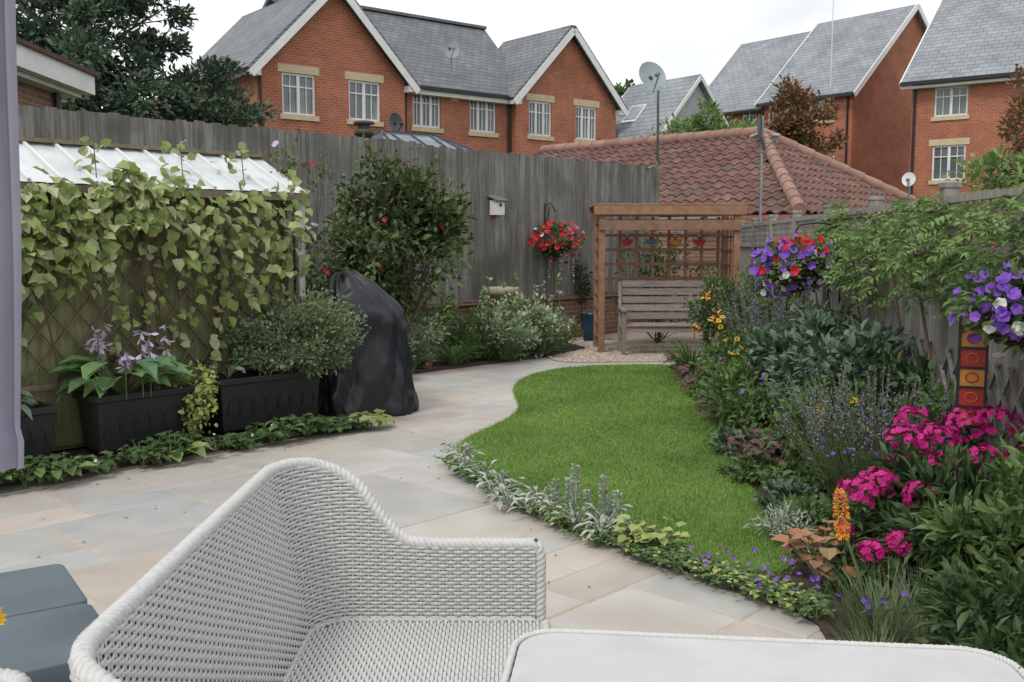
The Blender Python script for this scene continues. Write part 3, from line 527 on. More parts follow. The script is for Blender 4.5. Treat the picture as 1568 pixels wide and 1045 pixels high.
# phlox
mb=MB();shrub('x',(2.02,4.5,.28),(.46,.58,.30),3000,.1,.035,[],clumps=38,mb=mb,build=False,cl=.36)
heads=[(1.60,4.5,.44,.10),(1.71,4.55,.48,.09),(1.93,4.8,.60,.13),(2.1,4.85,.62,.11),(2.28,4.95,.67,.12),(2.42,4.9,.70,.11),(1.84,4.4,.46,.08),(1.68,4.2,.30,.065),(1.54,4.15,.28,.055),(2.02,4.6,.54,.09),(1.47,4.3,.33,.035),(2.22,4.6,.58,.09),(2.35,4.5,.60,.08),(2.08,5.1,.68,.09)]
for x,y,z,r in heads:
    k=int(2300*r*r)+36;o=rdir(k,.45);flowers(mb,A([x,y,z])+o*A([r,r,r*.75])*rng.uniform(.75,1.1,(k,1)),o+rng.normal(0,.25,(k,3)),.02,5,2,None,.05,.95)
    for q in range(4): tube(mb,[(x+random.uniform(-.04,.04),y+.05,0),(x,y,z)],.005,4,1)
    m=60;zz_=rng.uniform(.05,z-.05,m);leaves(mb,np.stack([np.full(m,x),np.full(m,y),zz_],1)+rng.normal(0,.02,(m,3)),rdir(m,.0),.1,.03,'oval',0)
mb.build('phlox',[Ldark,gstem,Fmag])
# red hot poker
mb=MB();b0=A([1.48,3.98,0.02]);blades(mb,b0,.2,30,.30,.012,0,1.1);tube(mb,[b0,b0+A([-.05,.02,.22]),b0+A([-.105,.05,.40])],.006,6,1)
m=520;u=rng.uniform(0,1,m);a=rng.uniform(0,6.3,m);rd=.03*np.sin(np.clip(u*.85+.12,0,1)*math.pi)**.6
P=np.stack([1.375-.02*u+rd*.5*np.cos(a),4.035+rd*.5*np.sin(a),.39+.19*u],1);D=np.stack([np.cos(a),np.sin(a),-1.2+1.7*u],1)
leaves(mb,P,D,.027*(1.15-u*.6),.006,'petal',2);mb.build('red_hot_poker',[Lmid,gstem,For])
mb=MB()
for x,y in ((1.50,4.6),(1.62,4.5),(1.42,4.45),(1.55,4.35)): rosette(mb,(x,y,.03),26,.075,.075,'heart',0,.08,(.2,1),1,.15)
mb.build('orange_heuchera',[Lorange,gstem])
shrub('silver_ragwort',(1.46,5.1,.1),(.17,.22,.11),900,.04,.012,[Lsilver,gstem],clumps=18,cl=.45)
mb=MB()
for x,y in ((.75,4.96),(.68,5.05)): rosette(mb,(x,y,.03),24,.06,.06,'heart',0,.06,(.1,1),1,.09)
mb.build('lime_heuchera',[Llime,gstem])
# stachys edging
mb=MB();edge=[(-.45,7.2),(-.42,6.95),(-.34,6.65),(-.22,6.4),(-.07,6.12),(.06,5.88),(.18,5.68),(.31,5.48),(.44,5.29),(.55,5.16)]
for x,y in edge:
    for q in range(3):
        if random.random()<.12: continue
        rosette(mb,(x+random.uniform(-.09,.09),y+random.uniform(-.1,.1),.03),random.randint(9,18),random.uniform(.055,.085),.028,'oval',0 if random.random()<.75 else 2,.045,(.0,1.1),0,random.uniform(.04,.09))
for x,y,h in ((.36,5.55,.34),(.50,5.35,.32),(.57,5.28,.25),(.42,5.42,.22),(-.3,6.75,.22),(.25,5.7,.22),(.33,5.6,.26),(-.05,6.2,.15),(.54,5.42,.2)):
    tube(mb,[(x,y,.03),(x+.01,y,h)],.006,5,0);m=int(h*480);z=rng.uniform(.06,h,m);a=rng.uniform(0,6.3,m);leaves(mb,np.stack([x+.008*np.cos(a),y+.008*np.sin(a),z],1),np.stack([np.cos(a),np.sin(a),np.full(m,.5)],1),.024,.015,'oval',1)
mb.build('lambs_ear',[Lsilver,Lsilver,Lmid])
mb=MB()
for q in range(300):
    u=random.random();x=-.45+u*1.78;y=np.interp(x,[-.45,-.1,.28,.59,.83,1.06,1.25,1.5],[6.95,6.15,5.46,5.0,4.67,4.42,4.12,3.9])+random.uniform(-.05,.17)
    rosette(mb,(x+random.uniform(-.04,.04),y,.015),9,random.uniform(.025,.04),.028,'oval',0 if random.random()<.8 else 3,.035,(.0,1),1,.045)
for (x,y) in ((.95,4.62),(1.05,4.55),(1.2,4.4),(1.3,4.2),(1.35,4.35),(1.15,4.32)):
    k=5;flowers(mb,np.stack([x+rng.normal(0,.06,k),y+rng.normal(0,.06,k),rng.uniform(.06,.17,k)],1),A([0,-.6,.6])+rng.normal(0,.4,(k,3)),.015,5,2)
mb.build('campanula_edging',[Lmid,gstem,Fpur,Llime])
mb=MB();blades(mb,(1.5,3.85,.02),.45,340,.28,.005,0,1.2,'needle');blades(mb,(1.62,3.75,.02),.35,300,.32,.005,0,1.2,'needle');k=12;flowers(mb,np.stack([rng.uniform(1.28,1.6,k),rng.uniform(3.8,4.2,k),rng.uniform(.08,.2,k)],1),A([0,-.6,.6])+rng.normal(0,.4,(k,3)),.014,5,1)
blades(mb,(1.36,3.6,.02),.25,220,.16,.005,0,1.,'needle');mb.build('rosemary_plants',[Lgrey,Fpur])
shrub('evergreen_shrub',(2.02,3.85,.36),(.34,.42,.34),1800,.085,.033,[Lmid,stem],clumps=32,cl=.34)
shrub('evergreen_shrub',(1.80,3.3,.22),(.34,.4,.24),1500,.08,.03,[Ldark,stem],clumps=28,cl=.36)
shrub('evergreen_shrub',(2.32,4.15,.52),(.2,.35,.34),900,.075,.03,[Lmid,stem],clumps=20,cl=.36)
shrub('low_foliage',(2.5,5.6,.36),(.28,.5,.36),1200,.08,.045,[Lmid,gstem],clumps=24,cl=.38)
shrub('low_foliage',(2.6,6.5,.46),(.28,.6,.46),1400,.09,.05,[Ldark,gstem],clumps=24,cl=.38)
# ------------------------------------------------------------------ arbour
ab=bpy.data.objects.new('wooden_arbour',None);bpy.context.scene.collection.objects.link(ab)
mb=MB();x0,x1,y0,y1=1.28,3.20,14.25,15.05
for x in (x0,x1):
    for y in (y0,y1): bx(mb,x-.045,x+.045,y-.045,y+.045,0,1.98)
bx(mb,x0-.12,x1+.12,y0-.09,y0-.048,1.98,2.10);bx(mb,x0-.04,x1+.04,y0-.085,y0-.047,1.76,1.9)
bx(mb,x0-.12,x1+.12,y1+.047,y1+.09,1.98,2.10)
for i in range(8):
    y=y0-.02+i*(y1-y0+.04)/7;bx(mb,x0-.13,x1+.13,y-.04,y+.04,2.103,2.14)
mb.build('frame',[arbw],.006,ab)
mb=MB()
for i in range(8): x=x0+.1+i*(x1-x0-.2)/7;bx(mb,x-.022,x+.022,y1-.012,y1+.012,.55,1.97)
for i in range(7): z=.62+i*.215;bx(mb,x0+.047,x1-.047,y1-.035,y1-.013,z-.022,z+.022)
for x in (x0,x1):
    for i in range(3): y=y0+.18+i*.21;bx(mb,x-.01,x+.01,y-.02,y+.02,.15,1.96)
    for i in range(9): z=.2+i*.21;bx(mb,x-.032,x-.012,y0+.047,y1-.047,z-.02,z+.02)
mb.build('lattice',[arbw],0,ab)
mb=MB()
for i,(mi) in enumerate((1,3,0,1)):
    x=1.72+i*.36;cc=A([x,y1-.1,1.64]);a=np.linspace(math.pi,2*math.pi,13);V=[cc+A([.1*math.cos(q),0,.1*math.sin(q)]) for q in a]+[cc+A([.1*math.cos(q),.012,.1*math.sin(q)]) for q in a]
    mb.add(V,[[0,q,q+1] for q in range(1,12)]+[[13,13+q+1,13+q] for q in range(1,12)],mi);tube(mb,[cc,cc+A([0,0,.2])],.003,3,4)
    a=np.linspace(0,2*math.pi,17);tube(mb,[cc+A([.1*math.cos(q),0,.1*math.sin(q)]) for q in a],.006,5,(mi+1)%4);lathe(mb,cc+A([0,0,.03]),[(0,-.035),(.03,-.02),(.04,0),(.03,.02),(0,.035)],10,(mi+2)%4)
mb.build('hanging_glass_ornaments',sg+[black])
# bench
mb=MB();bx0,bx1,by0,by1=1.54,2.85,13.85,14.42
for x in (bx0+.03,bx1-.03):
    bx(mb,x-.03,x+.03,by0,by0+.06,0,.62)
    beam(mb,(x,by1-.05,0),(x,by1,.42),.06,.06,up=(1,0,0));beam(mb,(x,by1,.42),(x,by1+.12,1.02),.06,.05,up=(1,0,0))
    bx(mb,x-.035,x+.035,by0-.03,by1+.04,.62,.655);bx(mb,x-.02,x+.02,by0+.06,by1-.05,.34,.40)
bx(mb,bx0+.06,bx1-.06,by0+.015,by0+.045,.34,.415)
for i in range(5): y=by0+.03+i*.1;bx(mb,bx0+.065,bx1-.065,y-.042,y+.042,.418,.442)
for i in range(5):
    z=.53+i*.115;y=by1+.12*(z-.42)/.6-.035;box(mb,((bx0+bx1)/2,y,z),(bx1-bx0-.125,.022,.095),A([[1,0,0],[0,.98,-.2],[0,.2,.98]]).T)
mb.build('garden_bench',[benchw],.006)
potm=mat('blue_glaze',(.03,.07,.12),(.02,.05,.09),8,.2,.05)
mb=MB();lathe(mb,(1.3,16.0,0),[(.12,0),(.15,.02),(.19,.3),(.2,.42),(.22,.43),(.22,.47),(.18,.47),(.17,.4),(0,.4)],20);mb.build('blue_plant_pot',[potm])
mb=MB();lathe(mb,(-1.06,12.3,.03),[(.06,0),(.08,.12),(.09,.12),(.09,.15),(.07,.15),(0,.12)],16);mb.build('terracotta_pot',[mat('terracotta',(.30,.13,.07),(.22,.1,.06),9,.8,.1)])
shrub('climbing_foliage',(2.3,15.6,.9),(.9,.3,.8),1500,.07,.045,[Lmid,stem],clumps=26,cl=.3)
shrub('climbing_foliage',(1.0,16.7,1.0),(.35,.2,.6),500,.07,.045,[Ldark,stem],clumps=14,cl=.35)
# ------------------------------------------------------------------ garage with pantile roof
ga=bpy.data.objects.new('garage',None);bpy.context.scene.collection.objects.link(ga)
C0=A([4.93,17.2,2.1]);B0=A([5.34,21.7,3.9]);tile=mat('clay_pantile',(1,1,1),(.55,.53,.53),6,.85,.2,(1,1,1),.01,icols=[(.185,.09,.075),(.24,.12,.095),(.15,.078,.066),(.215,.108,.088),(.27,.145,.12)],stain=(2.2,(.10,.085,.07),.48,.76))
def pant(mb,e,up_h,run,rise,cond,emax,w=.26,l=.29):
    e=nrm(e);sl=nrm(np.append(up_h[:2]*run,rise));N=nrm(np.cross(e,sl));
    if N[2]<0:N=-N
    LS=math.hypot(run,rise);nr=int(LS/l);xs=np.linspace(0,1,7);wave=.03*np.sin(xs*2*math.pi+.6)
    for j in range(nr+1):
        for i in range(-1,int(emax/w)+1):
            h0=j*l/LS;ec=(i+.5)*w
            if not cond(ec,min(1,h0+.5*l/LS)): continue
            st=C0+e*(i*w)+sl*(j*l)+N*random.uniform(-.004,.004)
            lo=[st+e*(x*w)+N*(wv+.03) for x,wv in zip(xs,wave)];hi=[st+e*(x*w)+sl*(l*1.12)+N*(wv) for x,wv in zip(xs,wave)];fr=[p-N*.03 for p in lo]
            q=np.arange(6);mb.add(lo+hi+fr,np.vstack([np.stack([q,q+1,q+8,q+7],1),np.stack([q+14,q+15,q+1,q],1)]),0,False)
eL=A([-.73,.683,0]);eR=A([.69,.724,0]);mb=MB()
pant(mb,eL,A([.683,.73,0]),3.56,1.8,lambda e,h:e>=2.76*h and e<9.2,9.5)
pant(mb,eR,A([-.724,.69,0]),2.81,1.8,lambda e,h:3.54*h<=e<=6.6-3.06*h,6.9)
A0=B0+eL*6.2;E0=C0+eR*6.6
mb.build('roof_tiles',[tile],0,ga)
mb=MB();L9=C0+eL*9.2;dz=A([0,0,-.04])
mb.add([C0+dz,B0+dz,A0+dz,L9+dz,E0+dz],[[0,1,2],[0,2,3],[0,4,1]],0)
def ridge(p,q):
    n=int(np.linalg.norm(q-p)/.4)
    for i in range(n): 
        a_=p+(q-p)*i/n;b_=p+(q-p)*(i+1.1)/n;tube(mb,[a_+A([0,0,.05]),b_+A([0,0,.04])],[.125,.112],12,1,caps=True)
ridge(C0,B0);ridge(B0,A0);ridge(E0,B0)
mb.build('ridge_tiles',[tile,mat('ridge_tile',(.34,.20,.16),(.25,.15,.115),5,.85,.1,(1,1,1),.12)],0,ga)
mb=MB()
for p,q in ((C0,L9),(C0,E0)):
    ins=nrm((B0+A0)/2-C0)*A([1,1,0])*.25;p2=p+ins;q2=q+ins;beam(mb,p2*A([1,1,0])+A([0,0,1.0]),q2*A([1,1,0])+A([0,0,1.0]),.2,2.05)
mb.build('walls',[brickdk],0,ga)
# ------------------------------------------------------------------ houses
def empty(name,o,a):
    e=bpy.data.objects.new(name,None);bpy.context.scene.collection.objects.link(e);e.location=o;e.rotation_euler=(0,0,a);return e
def wallo(mb,x0,x1,z0,z1,y,ops,mi=0,dep=.09):
    xs=sorted({x0,x1,*[o[0] for o in ops],*[o[1] for o in ops]});zs=sorted({z0,z1,*[o[2] for o in ops],*[o[3] for o in ops]})
    for a,b_ in zip(xs,xs[1:]):
        for c_,d in zip(zs,zs[1:]):
            mx,mz=(a+b_)/2,(c_+d)/2
            if any(o[0]<mx<o[1] and o[2]<mz<o[3] for o in ops): continue
            mb.add([(a,y,c_),(b_,y,c_),(b_,y,d),(a,y,d)],[[0,1,2,3]],mi)
    for o in ops:
        a,b_,c_,d=o;q=[(a,c_),(b_,c_),(b_,d),(a,d)]
        for i in range(4):
            p,r=q[i],q[(i+1)%4];mb.add([(p[0],y,p[1]),(r[0],y,r[1]),(r[0],y+dep,r[1]),(p[0],y+dep,p[1])],[[0,1,2,3]],mi)
def window(wf,wg,wc,x0,x1,z0,z1,y,three=False,lint=True):
    f=.06;yy=y+.05
    bx(wf,x0,x1,yy,yy+.05,z0,z0+f);bx(wf,x0,x1,yy,yy+.05,z1-f,z1);bx(wf,x0,x0+f,yy,yy+.05,z0+f,z1-f);bx(wf,x1-f,x1,yy,yy+.05,z0+f,z1-f)
    m=(x0+x1)/2;w=x1-x0
    for q in ((x0+w/3,x1-w/3) if three else (m,)): bx(wf,q-.045,q+.045,yy-.004,yy+.05,z0+f,z1-f)
    segs=[x0+f]+([x0+w/3-.045,x0+w/3+.045,x1-w/3-.045,x1-w/3+.045] if three else [m-.045,m+.045])+[x1-f]
    for a,b_ in zip(segs[::2],segs[1::2]):
        bx(wf,a,b_,yy+.004,yy+.045,z0+(z1-z0)*.68-.018,z0+(z1-z0)*.68+.018);bx(wf,(a+b_)/2-.012,(a+b_)/2+.012,yy+.008,yy+.04,z0+f,z1-f)
    wg.add([(x0,yy+.046,z0),(x1,yy+.046,z0),(x1,yy+.046,z1),(x0,yy+.046,z1)],[[0,1,2,3]])
    bx(wc,x0-.08,x1+.08,y-.05,y+.05,z0-.14,z0-.003)
    if lint: bx(wc,x0-.12,x1+.12,y-.012,y+.04,z1+.003,z1+.22)
H=empty('brick_house',(-6.84,27.2,0),math.atan2(.625,.78));w=MB();wf=MB();wg=MB();wc=MB();rX=MB();rY=MB();tr=MB();bl=MB()
W1=[(.74,1.75,5.08,6.2),(2.8,3.84,5.08,6.2)];W2=[(5.16,6.18,5.08,6.15),(7.3,8.35,5.08,6.15)];W3=[(9.48,10.46,5.08,6.2),(11.55,12.52,5.08,6.2)]
wallo(w,0,4.69,-.1,6.3,0,W1);wallo(w,4.69,8.93,-.1,6.3,.3,W2);wallo(w,8.93,13.44,-.1,6.3,0,W3)
for x in (4.69,8.93): bx(w,x-.02,x,.001,.3,-.1,6.3) if x<5 else bx(w,x,x+.02,.001,.3,-.1,6.3)
for a,b_,pk in ((0,4.69,8.68),(8.93,13.44,8.58)): w.add([(a,0,6.3),(b_,0,6.3),((a+b_)/2,0,pk)],[[0,1,2]])
w.add([(0,0,-.1),(0,9,-.1),(0,9,6.3),(0,0,6.3),(13.44,0,-.1),(13.44,8,-.1),(13.44,8,6.3),(13.44,0,6.3)],[[0,3,2,1],[4,5,6,7]])
for o in W1+W3: window(wf,wg,wc,*o,0,three=(o in W3))
for o in W2: window(wf,wg,wc,*o,.3,three=True,lint=False)
def gablewing(a,b_,pk,yb,ez=6.3,ov=.28):
    m=(a+b_)/2;k_=(pk-ez)/(m-a);y0=-.28
    slab(rY,[(a-ov,y0,ez-ov*k_+.1),(m,y0,pk+.1),(m,yb,pk+.1),(a-ov,yb,ez-ov*k_+.1)][::-1],.12)
    slab(rY,[(b_+ov,y0,ez-ov*k_+.1),(m,y0,pk+.1),(m,yb,pk+.1),(b_+ov,yb,ez-ov*k_+.1)],.12)
    beam(rY,(m,y0,pk+.13),(m,yb,pk+.13),.22,.1)
    for x in (a-ov,b_+ov): beam(tr,(x,y0-.025,ez-ov*k_),(m,y0-.025,pk+.02),.04,.2,up=(0,0,1))
    for x,sg_ in ((a-ov,1),(b_+ov,-1)): bx(tr,min(x,x+sg_*.3),max(x,x+sg_*.3),y0,.0,ez-.30,ez-.12)
gablewing(0,4.69,8.68,5.9);gablewing(8.93,13.44,8.58,3.4)
slab(rX,[(4.0,.02,6.28),(9.7,.02,6.28),(10.7,4,9.25),(2.3,4,9.25)],.12);slab(rX,[(2.3,4,9.25),(10.7,4,9.25),(11,8.1,6.2),(2.3,8.1,6.2)],.12)
slab(rX,[(9.7,.02,6.28),(13.6,2.4,6.4),(13.6,6,6.5),(10.7,4,9.25)],.12)
beam(rX,(2.3,4,9.29),(10.7,4,9.29),.24,.1)
beam(bl,(4.9,-.04,6.2),(8.75,-.04,6.2),.11,.1);beam(bl,(-.32,-.2,6.02),(-.32,5.9,6.02),.11,.1);bx(tr,4.9,8.75,.02,.28,6.02,6.16)
for x,y in ((.08,-.06),(8.83,.22),(4.85,.22)): tube(bl,[(x,y,6.1),(x,y,0)],.04,8)
tube(bl,[(.08,-.06,6.1),(-.3,-.06,6.0)],.04,8)
bx(wc,6.55,6.8,.24,.29,5.95,6.1)
for nme,m_,ms in (('walls',w,[brick]),('window_frames',wf,[white]),('window_glass',wg,[glass]),('sills_lintels',wc,[cream]),('main_roof',rX,[slateX]),('gable_roofs',rY,[slateY]),('bargeboards',tr,[white]),('gutters',bl,[black])): m_.build(nme,ms,parent=H)
def dish(name,c,r,az,tilt,m1,m2,pole=None,parent=None):
    mb=MB();R=rz(az)@A([[1,0,0],[0,math.cos(tilt),-math.sin(tilt)],[0,math.sin(tilt),math.cos(tilt)]]);n=24;V=[];k=5
    for i in range(k):
        q=r*i/(k-1)
        for j in range(n): a=j*2*math.pi/n;V.append((q*math.cos(a),.28*q*q/r,q*1.1*math.sin(a)))
    V=A(V)*A([1,-1,1]);V=V@R.T+A(c);i=np.arange(k-1)[:,None]*n;j=np.arange(n)[None];mb.add(V,np.stack([i+j,i+(j+1)%n,i+n+(j+1)%n,i+n+j],-1).reshape(-1,4),0,True)
    f=R@A([0,-r*1.1,-r*.35])+A(c);tube(mb,[R@A([0,0,-r*1.05])+A(c),f],.012,5,1);tube(mb,[f,f+R@A([0,.09,.03])],.035,8,1,caps=True)
    tube(mb,[A(c),A(c)+R@A([0,.12,-.02])],.03,6,1)
    if pole is not None: tube(mb,pole,.022,8,1)
    return mb.build(name,[m1,m2])
dm=mat('dish_grey',(.30,.36,.37),(.24,.29,.30),4,.5,.03)
dish('satellite_dish',(2.32,17.0,4.32),.25,.35,-.4,dm,greym,[F(11.45,-1.95,2.9),F(11.75,-1.9,3.0),(2.47,17.12,3.0),(2.47,17.15,4.36)])
dish('satellite_dish',(3.72,15.3,3.22),.27,1.25,-.2,mat('dish_dark',(.12,.14,.15)),greym,[(3.80,15.35,0),(3.80,15.35,3.5)])
dish('satellite_dish',(7.85,19.9,2.82),.13,-.6,-.2,white,greym,[(7.9,20,1),(7.9,20,2.8)])
dish('satellite_dish',(-1.95,31.9,7.6),.3,.5,-.2,dm,greym,[(-1.9,32.0,6.5),(-1.9,32,7.9)])
dish('satellite_dish',(-3.35,28.9,4.95),.28,.9,-.2,mat('dish_dark2',(.08,.09,.1)),black,[(-3.25,29.1,4.7),(-3.4,28.95,4.95)])
cv=empty('conservatory',(-3.1,23.6,0),math.atan2(.625,.78));a_=MB();b2=MB()
P_=[(0,0,3.65),(3.6,0,3.65),(3.6,3,3.65),(0,3,3.65),(1.0,1.5,4.35),(2.6,1.5,4.35)]
a_.add(P_,[[0,1,5],[0,5,4],[1,2,5],[3,0,4],[2,3,4],[2,4,5]])
for i,j in ((0,1),(1,2),(2,3),(3,0),(0,4),(1,5),(2,5),(3,4),(4,5)): beam(b2,P_[i],P_[j],.07,.07)
for q in range(1,6): x=q*.6;beam(b2,(x,0,3.66),(min(max(x,1),2.6),1.5,4.36),.04,.04)
bx(b2,0,3.6,0,.06,0,.6);[bx(b2,x-.04,x+.04,0,.08,0,3.62) for x in (.04,.9,1.8,2.7,3.56)]
a_.add([(0,.04,.6),(3.6,.04,.6),(3.6,.04,3.6),(0,.04,3.6)],[[0,1,2,3]])
a_.build('glazing',[mat('conservatory_glass',(.20,.24,.27),(.09,.115,.13),2,.12,0)],parent=cv);b2.build('frame',[mat('dark_frame',(.08,.085,.09))],parent=cv)
mb=MB();lathe(mb,(-3.0,20.5,0),[(.16,3.0),(.16,3.75),(.2,3.75),(.2,3.85),(.12,3.86),(.12,3.95),(.22,3.97),(.2,4.02),(0,4.05)],12);mb.build('chimney_pot',[mat('pot_dark',(.09,.075,.06))])
# House B
H=empty('brick_house',(8.475,49.02,0),math.atan2(-.78,.625));w=MB();wf=MB();wg=MB();wc=MB();rX=MB();tr=MB();bl=MB()
O1=[(7.1,8.1,6.75,7.7),(4.75,5.7,6.75,7.7),(7.1,8.1,3.9,5.0)];O2=[(2.9,3.7,6.75,7.7)]
wallo(w,4.4,9,-.1,7.9,0,O1);wallo(w,0,4.4,-.1,7.9,.5,O2);w.add([(9,0,-.1),(9,8.66,-.1),(9,8.66,7.9),(9,4.33,11.7),(9,0,7.9)],[[0,1,2],[0,2,3],[0,3,4]]);bx(w,4.4,4.42,.001,.5,-.1,7.9);w.add([(0,.5,-.1),(0,8.6,-.1),(0,8.6,7.9),(0,4.33,11.4),(0,.5,7.9)],[[0,2,1],[0,3,2],[0,4,3]])
for o in O1: window(wf,wg,wc,*o,0)
for o in O2: window(wf,wg,wc,*o,.5)
k_=3.86/4.33
slab(rX,[(4.3,-.3,7.9-.3*k_+.12),(9.25,-.3,7.9-.3*k_+.12),(9.25,4.33,11.88),(4.3,4.33,11.88)],.12);slab(rX,[(4.3,4.33,11.88),(9.25,4.33,11.88),(9.25,9,7.7),(4.3,9,7.7)],.12)
slab(rX,[(-.25,.2,7.9-.3*k_),(4.29,.2,7.9-.3*k_),(4.29,4.33,11.6),(-.25,4.33,11.6)],.12);slab(rX,[(-.25,4.33,11.6),(4.29,4.33,11.6),(4.29,9,7.6),(-.25,9,7.6)],.12)
for x,y0_,ez,pk in ((9.27,-.3,7.6,11.82),(4.27,-.3,7.6,11.82),(-.27,.2,7.6,11.5)): beam(tr,(x,y0_,ez),(x,4.33,pk),.05,.22);beam(tr,(x,9,ez),(x,4.33,pk),.05,.22)
beam(bl,(4.4,-.34,7.62),(9.2,-.34,7.62),.12,.1);beam(bl,(-.2,.15,7.55),(4.3,.15,7.55),.12,.1);tube(bl,[(8.8,-.06,7.6),(8.8,-.06,0)],.045,8);tube(bl,[(4.5,-.06,7.6),(4.5,-.06,0)],.045,8)
tube(tr,[(8.0,-.1,7.5),(8.0,-.1,12.0)],.02,6)
for nme,m_,ms in (('walls',w,[brick]),('window_frames',wf,[white]),('window_glass',wg,[glass]),('sills_lintels',wc,[cream]),('roof',rX,[slateL]),('bargeboards',tr,[white]),('gutters',bl,[black])): m_.build(nme,ms,parent=H)
# House C
H=empty('brick_house',(14.2,36,0),math.atan2(-.6,.8));w=MB();wf=MB();wg=MB();wc=MB();rX=MB();tr=MB();bl=MB()
O=[(.75,1.85,5.95,6.95),(.75,1.85,3.75,4.95),(4.1,5.2,5.95,6.95),(4.1,5.2,3.75,4.95),(7,8.1,5.95,6.95)]
wallo(w,0,9,-.1,7.3,0,O);w.add([(0,0,-.1),(0,9,-.1),(0,9,7.3),(0,4.5,10.6),(0,0,7.3)],[[0,2,1],[0,3,2],[0,4,3]])
for o in O: window(wf,wg,wc,*o,0)
slab(rX,[(-.3,-.35,7.2),(9.2,-.35,7.2),(9.2,5.2,11.3),(-.3,5.2,11.3)],.14);slab(rX,[(-.3,5.2,11.3),(9.2,5.2,11.3),(9.2,10,7.5),(-.3,10,7.5)],.14)
beam(tr,(-.33,-.35,7.08),(-.33,5.2,11.2),.05,.2);beam(bl,(-.3,-.42,7.12),(9.2,-.42,7.12),.13,.12);tube(bl,[(.1,-.07,7.1),(.1,-.07,0)],.05,8);bx(tr,-.3,9.2,-.33,-.05,6.95,7.04)
for nme,m_,ms in (('walls',w,[brick]),('window_frames',wf,[white]),('window_glass',wg,[glass]),('sills_lintels',wc,[cream]),('roof',rX,[slateL]),('bargeboards',tr,[white]),('gutters',bl,[black])): m_.build(nme,ms,parent=H)
# House D small
H=empty('brick_house',(3.0,36.6,0),math.atan2(-.78,.625));w=MB();rX=MB();tr=MB();wg=MB()
w.add([(0,0,-.1),(3,0,-.1),(3,0,5.1),(0,0,5.1),(0,4,-.1),(0,4,5.1),(0,2,7.2),(3,4,-.1),(3,4,5.1),(3,2,7.2)],[[0,1,2],[0,2,3],[0,3,6],[0,6,5],[0,5,4],[1,7,8],[1,8,9],[1,9,2]])
slab(rX,[(-.2,-.3,4.95),(3.2,-.3,4.95),(3.2,2,7.4),(-.2,2,7.4)],.12);slab(rX,[(-.2,2,7.4),(3.2,2,7.4),(3.2,4.3,4.95),(-.2,4.3,4.95)],.12)
for x in (-.22,3.22): beam(tr,(x,-.3,4.85),(x,2,7.3),.05,.12);beam(tr,(x,4.3,4.85),(x,2,7.3),.05,.12)
sk_=2.45/2.3
slab(tr,[(.8,.5,4.95+.8*sk_+.04),(1.5,.5,4.95+.8*sk_+.04),(1.5,1.1,4.95+1.4*sk_+.04),(.8,1.1,4.95+1.4*sk_+.04)],.05);slab(wg,[(.86,.56,4.95+.86*sk_+.07),(1.44,.56,4.95+.86*sk_+.07),(1.44,1.04,4.95+1.34*sk_+.07),(.86,1.04,4.95+1.34*sk_+.07)],.02)
for nme,m_,ms in (('walls',w,[mat('grey_render',(.42,.43,.44),(.36,.37,.38),4)]),('roof',rX,[slateL]),('bargeboards',tr,[white]),('skylight',wg,[glass])): m_.build(nme,ms,parent=H)
# House E (left bungalow)
H=empty('bungalow',(-6.22,14.0,0),math.radians(2));w=MB();tr=MB();rY=MB();bl=MB()
bx(w,-6,-.0,-10,0,-.1,3.62);bx(tr,-6.4,.34,-10.4,.34,3.66,3.95);bx(tr,-6.2,.2,-10.2,.2,3.60,3.655)
slab(rY,[(.40,-10.5,3.97),(.40,.40,3.97),(-3,-2.5,4.7),(-3,-7.5,4.7)],.05);slab(rY,[(.40,.40,3.97),(-6.5,.40,3.97),(-3,-2.5,4.7)],.05)
tube(bl,[(.06,-.3,3.6),(.06,-.3,0)],.04,8)
w.build('walls',[brickdk],parent=H);tr.build('fascia',[white],parent=H);rY.build('roof',[tile],parent=H);bl.build('downpipe',[black],parent=H)
# ------------------------------------------------------------------ trees
def tree(name,base,crown,rad,n,L,W,mats,clumps=40,tpl='oval',cl=.26,tr_=.16,shell=(.3,1.),flat=1.):
    mb=MB();b0=A(base,float);c=A(crown,float);tube(mb,[b0,b0+(c-b0)*A([.3,.3,.45]),c,c+A([0,0,rad[2]*.6])],[tr_,tr_*.75,tr_*.45,tr_*.12],8,1)
    for q in range(12):
        t=random.uniform(.35,.95);p=b0+(c-b0)*t;e=c+rdir(1)[0]*A(rad)*.75;tube(mb,[p,(p+e)/2+A([0,0,.15]),e],[tr_*.35,tr_*.2,tr_*.06],5,1)
    shrub(name,c,rad,n,L,W,mats,clumps=clumps,tpl=tpl,cl=cl,mb=mb,build=False,base=c,stem_r=.02,shell=shell,flat=flat);mb.build(name,mats)
tree('ash_tree',(-8.5,19.5,0),(-8.3,19.5,5.6),(2.4,2.0,2.7),17000,.17,.08,[Ltree,stem],clumps=100,cl=.19,flat=.65)
tree('ash_tree',(-6.3,20.5,0),(-6.4,20.5,4.2),(1.4,1.3,1.1),5200,.15,.075,[Ltree,stem],clumps=40,cl=.26,flat=.65)
tree('red_maple_tree',(8.6,30.5,0),(8.6,30.5,4.9),(1.25,1.2,1.5),4200,.17,.11,[Lred,stem],clumps=44,cl=.26,tr_=.06)
tree('garden_tree',(5.4,28,0),(5.4,28,4.3),(1.35,1.2,1.0),3400,.16,.09,[Lyel,stem],clumps=36,cl=.3,tr_=.08)
tree('garden_tree',(6.8,44,0),(5.0,46,7.2),(1.5,1.2,1.3),1800,.3,.17,[Lmid,stem],clumps=24,cl=.3,tr_=.1)
tree('garden_tree',(7.0,14.0,0),(7.0,14.0,2.4),(.7,.9,.6),2600,.1,.055,[Lyel,stem],clumps=36,cl=.28,tr_=.05)
